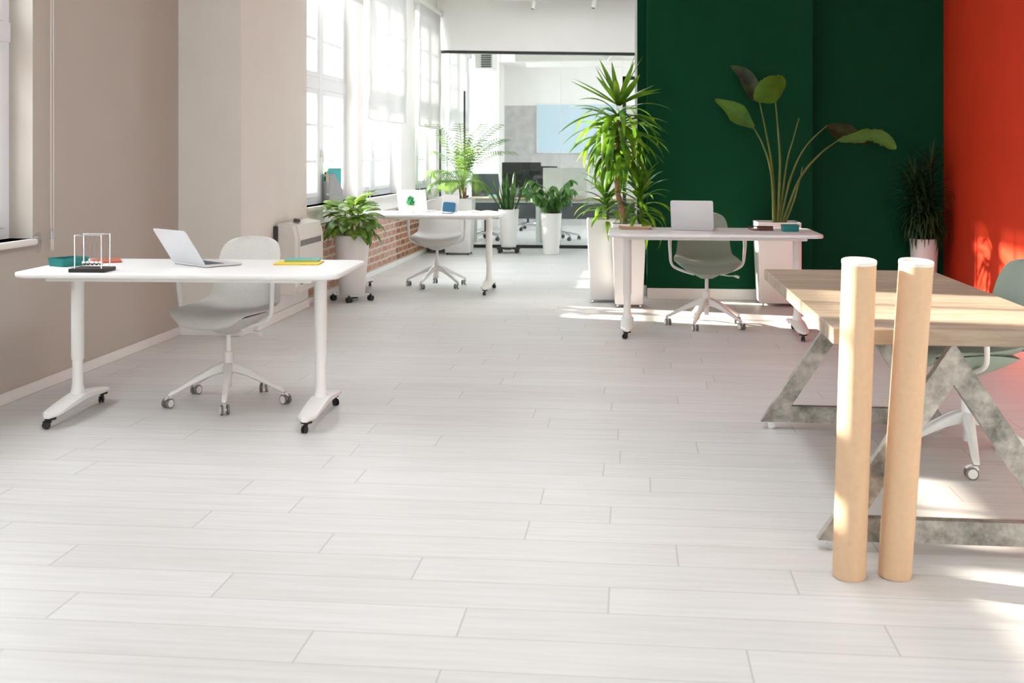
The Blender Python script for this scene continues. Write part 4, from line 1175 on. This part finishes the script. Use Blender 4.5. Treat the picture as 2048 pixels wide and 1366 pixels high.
for i in range(18):
    az = i * 2.399; r_ = 0.09 * math.sqrt((i + 0.5) / 18)
    L = rnd.uniform(0.34, 0.56); e0 = 1.5 - 0.33 * (r_ / 0.09) * rnd.uniform(0.3, 1.4)
    pts = droop(Vector((r_ * cos(az), r_ * sin(az), 0.56)), az, e0, L, rnd.uniform(-0.1, 0.15), n=8)
    mb.blade(pts, [0.016 + 0.010 * sin(PI * min(1, j / 8 * 1.1)) * (1 if j < 7 else 0.4) if j < 8 else 0.001 for j in range(9)], (cos(az + 1.2), sin(az + 1.2), 0), fold=0.25)
mb.build('foliage', 'leaf_sansevieria', t)

# P4: drooping leaf plant in a white pot
p4 = at_z(1101.5, 509, 0.0) + Vector((0, 0.06, 0))
t = thing('potted_ficus', 'drooping leafy plant in a plain white pot by the glass', 'potted plant', p4, 0)
round_pot(t, 0.145, 0.105, 0.555, 0.0, 0.02)
rnd = random.Random(41); mb = MB(); lf = MB()
for i in range(13):
    az = i * 2.399 + 0.6; L = rnd.uniform(0.40, 0.64)
    st = droop(Vector((0.03 * cos(az), 0.03 * sin(az), 0.53)), az, rnd.uniform(1.15, 1.5), L, rnd.uniform(0.8, 1.8), n=14)
    mb.tube(st, [0.006 - 0.004 * j / 14 for j in range(15)], n=6)
    for j in range(4, 15):
        for q in range(2):
            a2 = az + rnd.uniform(-1.9, 1.9)
            pts = droop(st[j], a2, rnd.uniform(-0.9, 0.25), rnd.uniform(0.11, 0.17), rnd.uniform(0.7, 1.5), n=8, pw=0.7)
            lf.blade(pts, oval_w(rnd.uniform(0.026, 0.036), 8), (-sin(a2), cos(a2), rnd.uniform(-0.3, 0.3)), fold=0.2)
mb.build('stem', 'stalk_green', t); lf.build('foliage', 'leaf_ficus', t)

# succulent on the far desk
ps = at_z(821, 425.5, HT)
t = thing('potted_succulent', 'tiny green succulent in a white pot on the far desk', 'potted plant', ps, 0)
MB().lathe([(0.036, 0.001), (0.040, 0.004), (0.045, 0.072), (0.043, 0.075), (0.038, 0.075), (0.036, 0.062)], n=24).build('planter', 'planter_white', t)
rnd = random.Random(51); mb = MB()
for i in range(44):
    f = (i + 0.5) / 44
    az = i * 2.399; e0 = 0.05 + 1.35 * f
    pts = droop(Vector((0.01 * cos(az), 0.01 * sin(az), 0.068 + 0.045 * f)), az, e0, rnd.uniform(0.045, 0.065), -0.5, n=6)
    mb.blade(pts, oval_w(0.011, 6), (-sin(az), cos(az), 0), fold=0.4)
mb.build('foliage', 'leaf_succulent', t)

# ---------------------------------------------------------------- wall heater
t = thing('wall_heater', 'cream fan heater on the pier with grilles', 'heater', (XP, 9.03, 0.21), 0)
MB().span((0.0, -0.02, 0.0), (0.035, 0.80, 0.555), bevel=0.003).build('back_plate', 'slot_dark', t, smooth=0)
prof = [(0.03, 0.0), (0.155, 0.0), (0.175, 0.06), (0.175, 0.45), (0.150, 0.555), (0.03, 0.575)]
mb = MB().loft([[Vector((x, y, z)) for x, z in prof] for y in (0.0, 0.10)])
mb.loft([[Vector((x, y, z)) for x, z in prof] for y in (0.125, 0.84)])
mb.span((0.03, 0.10, 0.02), (0.145, 0.125, 0.54))
hb = mb.build('casing', 'heater_cream', t, smooth=0)
mb = MB()
for k in range(5): mb.box((0.149 + 0.012, 0.1125, 0.14 + k * 0.06), (0.006, 0.018, 0.045))
mb.build('side_vent', 'slot_dark', t, smooth=0)
mb = MB()
for k in range(14): mb.box((0.1745, 0.17 + k * 0.045, 0.405), (0.004, 0.036, 0.048))
mb.build('outlet_grille', 'slot_grey', t, smooth=0)
mb = MB()
for r_ in range(4):
    for k in range(9): mb.box((0.1745, 0.17 + k * 0.032, 0.075 + r_ * 0.022), (0.004, 0.026, 0.015))
mb.build('inlet_grille', 'slot_dark', t, smooth=0)
mb = MB().loft([rrect(0.05, 0.13, 0.02, 0.0), rrect(0.056, 0.14, 0.022, 0.006), rrect(0.05, 0.13, 0.02, 0.018), rrect(0.03, 0.10, 0.014, 0.022)])
o = mb.build('remote_control', 'slot_dark', None, loc=(XP + 0.09, 9.36, 0.786), rot=(0, 0.12, 0.3)); tag(o, 'small dark remote lying on top of the wall heater', 'remote control')

# ---------------------------------------------------------------- file holders on the window sill
yS = 11.05; xS = XB + 0.012 * (yS - 12) - 0.055
t = thing('file_holder', 'grey file holder with a hand hole on the window sill', 'file holder', (xS + 0.005, yS - 0.02, SILL), R(152))
w, d, h, th = 0.115, 0.20, 0.285, 0.004
prof = [(-d / 2, 0.001), (d / 2, 0.001), (d / 2, h), (0.02, h), (-d / 2, h * 0.42)]
mb = MB()
for s in (-1, 1): mb.loft([[Vector((s * w / 2 + q, y, z)) for y, z in prof] for q in (0, -s * th)])
mb.span((-w / 2, -d / 2, 0.001), (w / 2, d / 2, 0.005)).span((-w / 2, -d / 2, 0.001), (w / 2, -d / 2 + th, h * 0.42))
mb.span((-w / 2, d / 2 - th, 0.001), (w / 2, d / 2, h - 0.07)).span((-w / 2, d / 2 - th, h - 0.07), (-w / 2 + 0.025, d / 2, h - 0.025)).span((w / 2 - 0.025, d / 2 - th, h - 0.07), (w / 2, d / 2, h - 0.025)).span((-w / 2, d / 2 - th, h - 0.025), (w / 2, d / 2, h))
mb.build('holder_body', 'holder_grey', t, smooth=0)
for i, (mt, lb, dx, hh) in enumerate((('teal_light', 'teal folder standing in the grey file holder', -0.038, 0.335), ('yellow', 'thin yellow folder standing in the grey file holder', -0.015, 0.31), ('teal', 'dark teal folder standing in the grey file holder', 0.01, 0.30))):
    f = thing('folder', lb, 'folder', t.location + Vector((0, 0, 0.006)), t.rotation_euler.z)
    MB().span((dx - 0.007, -0.085, 0.0), (dx - 0.0055, 0.09, hh)).span((dx + 0.0055, -0.085, 0.0), (dx + 0.007, 0.09, hh)).span((dx - 0.007, 0.0895, 0.0), (dx + 0.007, 0.091, hh)).build('cover', mt, f, smooth=0)
    MB().span((dx - 0.005, -0.08, 0.002), (dx + 0.005, 0.088, hh - 0.01)).build('sheets', 'paper', f, smooth=0)

# ---------------------------------------------------------------- wooden table on steel A-frames
TX0, TX1, TY0, TY1, TZ = 0.66, 1.48, 3.90, 5.90, 0.765
t = thing('work_table', 'long oak work table on raw steel A-frames', 'table', ((TX0 + TX1) / 2, (TY0 + TY1) / 2, 0), 0)
mb = MB(); hw, hl = (TX1 - TX0) / 2, (TY1 - TY0) / 2
ys = [-hl, -hl + 0.17, -hl + 0.62, -hl + 1.08, -hl + 1.55, hl]
for a, b in zip(ys, ys[1:]): mb.span((-hw, a + 0.0012, TZ - 0.052), (hw, b - 0.0012, TZ), bevel=0.003, seg=1)
mb.span((-hw + 0.003, -hl + 0.003, TZ - 0.05), (hw - 0.003, hl - 0.003, TZ - 0.004))
mb.build('tabletop', 'wood', t, smooth=0)
def bar_face(mb, poly, y0, y1):
    n = len(poly)
    mb.loft([[Vector((x, y0, z)) for x, z in poly], [Vector((x, y1, z)) for x, z in poly]])
for yf in (-hl + 0.10, hl - 0.16):
    zb, zt, bw = 0.036, TZ - 0.052, 0.078
    hx = 0.445
    # outer triangle (-hx, zb) (hx, zb) (0, zt + e); bars have the width bw
    sl = math.atan2(zt - zb + 0.0, hx)
    ox = bw / sin(sl)
    fr = MB(); y0, y1 = yf - 0.02, yf + 0.02
    bar_face(fr, [(-hx, zb), (hx, zb), (hx - bw / tan(sl), zb + bw), (-hx + bw / tan(sl), zb + bw)], y0, y1)
    f = fr.build('crossbar', 'steel', t, smooth=0)
    for s in (-1, 1):
        lg = MB()
        pl = [(s * (hx - bw / tan(sl)), zb + bw), (s * (hx - bw / tan(sl) - ox), zb + bw), (0, zb + bw + (hx - bw / tan(sl) - ox) * tan(sl)), (0, zt)]
        bar_face(lg, pl, y0, y1)
        L_ = lg.build('leg', 'steel', t, smooth=0)
        x = s * (hx - 0.05)
        cs = MB()
        for q in (-1, 1): cs.tube([(x, yf + q * 0.002, 0.017), (x, yf + q * 0.012, 0.017)], 0.017, n=14)
        cs.cyl((x, yf, 0.02), (x, yf, 0.0365), 0.009, n=10)
        cs.build('caster', 'chrome', L_)

# cardboard tubes
for (bx, by, tx, ty, db, dt, lb) in ((1698, 1154, 1718.5, 522, 3.655, 3.56, 'kraft cardboard tube nearer the middle of the room'), (1789, 1152, 1833, 524, 3.66, 3.56, 'kraft cardboard tube farther from the middle of the room, nearer the sage chair')):
    b = cw((bx - 1024) / FPX * db, db, 0.0); tp = at_d(tx, ty, dt)
    t = thing('cardboard_tube', lb, 'tube', b, 0, 'kraft cardboard tubes')
    ax = (tp - b); L = ax.length; ax.normalize(); q = Vector((0, 0, 1)).rotation_difference(ax)
    M = q.to_matrix().to_4x4()
    r_ = 0.0515
    body = MB().lathe([(r_, 0.002), (r_, L)], n=40, cap0=True, cap1=False)
    for v in body.bm.verts: v.co = M @ v.co
    lo = min(v.co.z for v in body.bm.verts)
    for v in body.bm.verts: v.co.z -= lo - 0.0005
    body.build('tube_body', 'kraft', t)
    cap = MB().lathe([(r_ * 0.99, L - 0.012), (r_ + 0.0012, L - 0.010), (r_ + 0.0012, L - 0.001), (r_ - 0.001, L + 0.001), (r_ - 0.008, L + 0.001), (r_ - 0.010, L - 0.006), (0.004, L - 0.006)], n=40)
    for v in cap.bm.verts: v.co = M @ v.co - Vector((0, 0, lo))
    cap.build('end_cap', 'paper', t)

# ---------------------------------------------------------------- ceiling spotlights
for px, lb in ((1067, 'slim grey spotlight under the beam, nearer the windows'), (1188, 'slim grey spotlight under the beam, nearer the green wall')):
    tpx = (px - 1024) / FPX; rt = (tpx * cos(YAW) - sin(YAW)) / (cos(YAW) + tpx * sin(YAW)); ys_ = 16.03
    t = thing('spotlight', lb, 'spotlight', (rt * ys_, ys_, 3.52), 0, 'ceiling spotlights')
    MB().cyl((0, 0, -0.03), (0, 0, 0.0), 0.012).build('stem', 'metal_white', t)
    MB().tube([(0.012, 0.0, -0.02), (-0.004, 0, -0.10), (-0.012, -0.005, -0.135)], [0.030, 0.031, 0.030], n=18).build('lamp_head', 'metal_white', t)
    MB().tube([(-0.012, -0.005, -0.134), (-0.0135, -0.006, -0.1405)], [0.024, 0.024], n=18).build('lens', 'slot_grey', t)
t = thing('track_spotlight', 'white adjustable spotlight on the meeting room ceiling', 'spotlight', at_d(1205, 118, 17.6) + Vector((0, 0, 0.10)), 0)
t.location.z = 3.05
MB().cyl((0, 0, -0.12), (0, 0, 0), 0.02).lathe([(0.05, -0.012), (0.05, 0.0)], n=20).build('stem', 'metal_white', t)
MB().tube([(-0.05, 0, -0.10), (0.10, -0.03, -0.24)], [0.055, 0.055], n=20).build('lamp_head', 'metal_white', t)

# ---------------------------------------------------------------- meeting room behind the glass
def make_task_chair(label, loc, rz):
    t = thing('task_chair', label, 'chair', loc, rz, 'dark task chairs in the meeting room')
    MB().loft([rrect(0.40, 0.40, 0.08, 0.45), rrect(0.47, 0.47, 0.10, 0.465), rrect(0.48, 0.48, 0.10, 0.50), rrect(0.42, 0.42, 0.10, 0.52)]).build('seat', 'chair_black', t, smooth=60)
    rows = []
    mb = MB()
    for q, off in ((0, 0.0), (1, 0.025)):
        for i in range(9):
            z = 0.56 + 0.48 * i / 8; w = 0.22 - 0.05 * abs(i / 8 - 0.45) ** 2
            for k_ in range(7):
                u = -1 + k_ / 3
                rows.append((u * w, 0.22 + off + 0.04 * sin(i / 8 * 2.6) - 0.05 * u * u, z))
    fs = []
    for q in (0, 63):
        for i in range(8):
            for k_ in range(6): fs.append((q + i * 7 + k_, q + i * 7 + k_ + 1, q + (i + 1) * 7 + k_ + 1, q + (i + 1) * 7 + k_))
    for i in range(8):
        for k_ in (0, 6): fs.append((i * 7 + k_, 63 + i * 7 + k_, 63 + (i + 1) * 7 + k_, (i + 1) * 7 + k_))
    for k_ in range(6):
        for i in (0, 8): fs.append((i * 7 + k_, i * 7 + k_ + 1, 63 + i * 7 + k_ + 1, 63 + i * 7 + k_))
    mb.verts_faces(rows, fs).build('backrest', 'fabric_grey', t, smooth=60)
    MB().tube(spline([(0, 0.0, 0.44), (0, 0.22, 0.43), (0, 0.29, 0.50), (0, 0.275, 0.72)], 12), 0.016, n=8).build('back_support', 'chair_black', t)
    for s in (-1, 1): MB().tube(spline([(s * 0.2, 0.02, 0.45), (s * 0.29, 0.02, 0.47), (s * 0.30, 0.02, 0.66), (s * 0.30, 0.02, 0.68)], 10), 0.013, n=8).span((s * 0.30 - 0.035, -0.13, 0.675), (s * 0.30 + 0.035, 0.14, 0.70), bevel=0.008).build('armrest', 'chair_black', t)
    MB().cyl((0, 0, 0.11), (0, 0, 0.45), 0.022).build('gas_lift', 'chair_black', t)
    for k_ in range(5):
        a = 2 * PI * k_ / 5 + 0.4
        d = Vector((cos(a), sin(a), 0))
        MB().tube([d * 0.02 + Vector((0, 0, 0.115)), d * 0.16 + Vector((0, 0, 0.105)), d * 0.30 + Vector((0, 0, 0.075))], [0.026, 0.022, 0.016], n=8, flat=0.7).build('base_leg', 'chrome', t)
        add_caster(t, d.x * 0.30, d.y * 0.30, a, r=0.028, tyre='rubber_black', cap='rubber_black', fork='rubber_black')
    return t
make_task_chair('grey-backed task chair behind the palm, seen through the glass', at_z(968, 480, 0) + Vector((0.02, 0.05, 0)), R(8))
make_task_chair('dark task chair with a shiny base farthest from the glass partition', at_z(1056, 460, 0), R(160))
make_task_chair('dark task chair whose wheels show between two planters, behind glass', at_z(1120, 480, 0) + Vector((0.0, 0.05, 0)), R(-6))
def make_meeting_desk(label, x0, x1, y0, y1):
    t = thing('meeting_desk', label, 'desk', ((x0 + x1) / 2, (y0 + y1) / 2, 0), 0, 'wood topped desks in the meeting room')
    a, b = (x1 - x0) / 2, (y1 - y0) / 2
    MB().span((-a, -b, 0.675), (a, b, 0.70), bevel=0.004).build('tabletop', 'oak_light', t, smooth=0)
    MB().span((-a + 0.03, -b + 0.03, 0.635), (a - 0.03, b - 0.03, 0.6745), bevel=0.004).build('frame', 'metal_white', t, smooth=0)
    MB().span((-a + 0.08, -b + 0.04, 0.40), (a - 0.08, -b + 0.06, 0.635), bevel=0.002).build('modesty_panel', 'fabric_grey', t, smooth=0)
    for sx in (-1, 1):
        for sy in (-1, 1): MB().span((sx * (a - 0.05) - 0.025, sy * (b - 0.05) - 0.025, 0.0), (sx * (a - 0.05) + 0.025, sy * (b - 0.05) + 0.025, 0.634), bevel=0.003).build('leg', 'metal_white', t, smooth=0)
    return t
make_meeting_desk('wood topped desk under the black monitor behind the glass', -2.45, -1.34, 16.85, 17.6)
make_meeting_desk('wood topped desk behind the tall yucca, beyond the glass', -1.30, 0.35, 16.85, 17.6)
def make_monitor(label, px, py, pw, d, h, wid, stand=True, rz=0.0):
    c = at_d(px, py, d)
    t = thing('monitor', label, 'monitor', (c.x, c.y, 0.70), rz, 'monitors in the meeting room')
    MB().span((-wid / 2, -0.02, h - 0.38), (wid / 2, 0.02, h), bevel=0.006).build('screen_housing', 'screen_black', t, smooth=0)
    MB().span((-0.03, 0.02, 0.01), (0.03, 0.035, h - 0.1), bevel=0.003).build('stand', 'black_metal', t, smooth=0)
    MB().loft([rrect(0.24, 0.18, 0.03, 0.0005), rrect(0.24, 0.18, 0.03, 0.012)]).build('foot', 'black_metal', t, smooth=40)
    return t
make_monitor('big black monitor facing the glass, above the sword-leaved plant', 1043, 360, 78, 17.3, 0.53, 0.59)
make_monitor('black monitor set back behind the white screen panel', 1098, 360, 40, 17.45, 0.47, 0.26)
c = at_d(1128, 370, 17.05)
t = thing('desk_screen', 'white divider panel standing on the desk behind the glass', 'desk divider', (c.x, c.y - 0.02, 0.70), 0)
MB().span((-0.31, -0.012, 0.0), (0.34, 0.012, 0.45), bevel=0.004).build('panel', 'paper', t, smooth=0)
MB().span((-0.30, -0.05, 0.0), (-0.26, 0.05, 0.03)).span((0.29, -0.05, 0.0), (0.33, 0.05, 0.03)).build('clamp', 'metal_white', t, smooth=0)
c = at_d(986, 392, 17.1)
make_book('book', 'teal book on the desk behind the glass, above the far white desk', 'book', (c.x, 17.1, 0.70), R(5), 0.16, 0.22, 0.04, 'teal_light', 'paper')
t = thing('whiteboard', 'large pale blue whiteboard on the grey meeting room wall', 'whiteboard', (at_d(1152, 256, 21.9).x, YE - 0.03, 1.845), 0)
MB().span((-0.745, 0.0, -0.46), (0.745, 0.025, 0.46), bevel=0.003).build('board', 'board_blue', t, smooth=0)
MB().span((-0.755, -0.003, 0.455), (0.755, 0.025, 0.467)).span((-0.755, -0.003, -0.467), (0.755, 0.025, -0.455)).span((-0.757, -0.003, -0.467), (-0.745, 0.025, 0.467)).span((0.745, -0.003, -0.467), (0.757, 0.025, 0.467)).build('frame', 'metal_white', t, smooth=0)
t = thing('air_conditioner', 'grey vented air conditioner high in the meeting room by the windows', 'air conditioner', (at_d(977, 132, 18.6).x, 18.5, 2.78), 0)
MB().span((-0.18, -0.35, -0.06), (0.10, 0.35, 0.27), bevel=0.01).build('casing', 'metal_white', t, smooth=0)
mb = MB()
for k in range(6): mb.box((0.0, -0.351, -0.03 + k * 0.035), (0.16, 0.006, 0.024))
mb.build('vent', 'fabric_grey', t, smooth=0)
t = thing('storage_cabinet', 'white side cabinet standing under the last window before the glass', 'cabinet', (-2.64, 15.98, 0), 0)
MB().span((-0.14, -0.42, 0.05), (0.20, 0.42, 0.72), bevel=0.004).build('body', 'planter_white', t, smooth=0)
MB().span((-0.145, -0.43, 0.72), (0.21, 0.43, 0.745), bevel=0.003).build('top_board', 'planter_white', t, smooth=0)
for s in (-1, 1):
    dmb = MB().span((0.20, s * 0.21 - 0.205, 0.06), (0.218, s * 0.21 + 0.205, 0.71), bevel=0.003).build('door', 'planter_white', t, smooth=0)
    MB().span((0.218, s * 0.03 - 0.006, 0.36), (0.232, s * 0.03 + 0.006, 0.48), bevel=0.002).build('handle', 'metal_white', dmb, smooth=0)
MB().span((-0.13, -0.39, 0.0), (0.17, 0.39, 0.05)).build('plinth', 'slot_grey', t, smooth=0)

# ---------------------------------------------------------------- the street outside
def make_building(label, x0, x1, y0, y1, z0, z1, nx, nz):
    t = thing('apartment_building', label, 'building', ((x0 + x1) / 2, y0, z0), 0, 'buildings across the street')
    a = (x1 - x0) / 2; H_ = z1 - z0
    MB().span((-a, 0, 0), (a, y1 - y0, H_)).build('wall', 'facade', t, smooth=0)
    MB().span((-a - 0.2, -0.25, H_ - 0.4), (a + 0.2, y1 - y0, H_), ).build('cornice', 'facade_trim', t, smooth=0)
    for i in range(nx):
        for j in range(nz):
            x = -a + (i + 0.5) * 2 * a / nx; z = 1.2 + j * (H_ - 1.6) / nz
            f = MB().span((x - 0.62, -0.06, z), (x + 0.62, 0.02, z + 1.9)).build('window', 'facade_trim', t, smooth=0)
            MB().span((x - 0.5, -0.075, z + 0.12), (x + 0.5, -0.055, z + 1.78)).build('pane', 'slot_grey', f, smooth=0)
make_building('beige street building seen through the window above the heater', -16.0, -7.5, 40.0, 48.0, -6.0, 9.0, 3, 4)

# unseen tree added to keep sun off the upper window above the heater
t = thing('sun_block_tree', 'unseen leafy tree added outside the far windows to block sun', 'tree', (-12.0, 14.2, -4.0), 0)
MB().tube([(0, 0, 0), (0.1, 0, 4.0), (0.0, 0.1, 8.5)], [0.22, 0.16, 0.12], n=10).build('trunk', 'bark', t)
rnd = random.Random(77); mb = MB()
for i in range(700):
    u, v = rnd.uniform(0, 2 * PI), rnd.uniform(-1, 1)
    r_ = rnd.random() ** 0.4
    c_ = Vector((1.3 * r_ * cos(u) * math.sqrt(1 - v * v), 0.56 * r_ * sin(u) * math.sqrt(1 - v * v), 12.6 + 3.1 * r_ * v))
    pts = droop(c_, rnd.uniform(0, 2 * PI), rnd.uniform(-0.6, 0.6), 0.35, 1.0, n=4)
    mb.blade(pts, [0.02, 0.11, 0.14, 0.09, 0.01], (rnd.uniform(-1, 1), rnd.uniform(-1, 1), rnd.uniform(-1, 1)), fold=0.1)
mb.build('crown', 'leaf_ficus', t)

MBg = MB().span((-5.75, 0.5, -4.0), (-5.55, 7.4, 2.60)).span((-5.80, 0.45, 2.60), (-5.50, 7.45, 2.65))  # added out-of-view wall that keeps low sun off the near floor
tag(MBg.build('sun_block_wall', 'facade_trim', None, smooth=0), 'plain unseen wall added outside the cream wall windows to block low sun', 'wall')
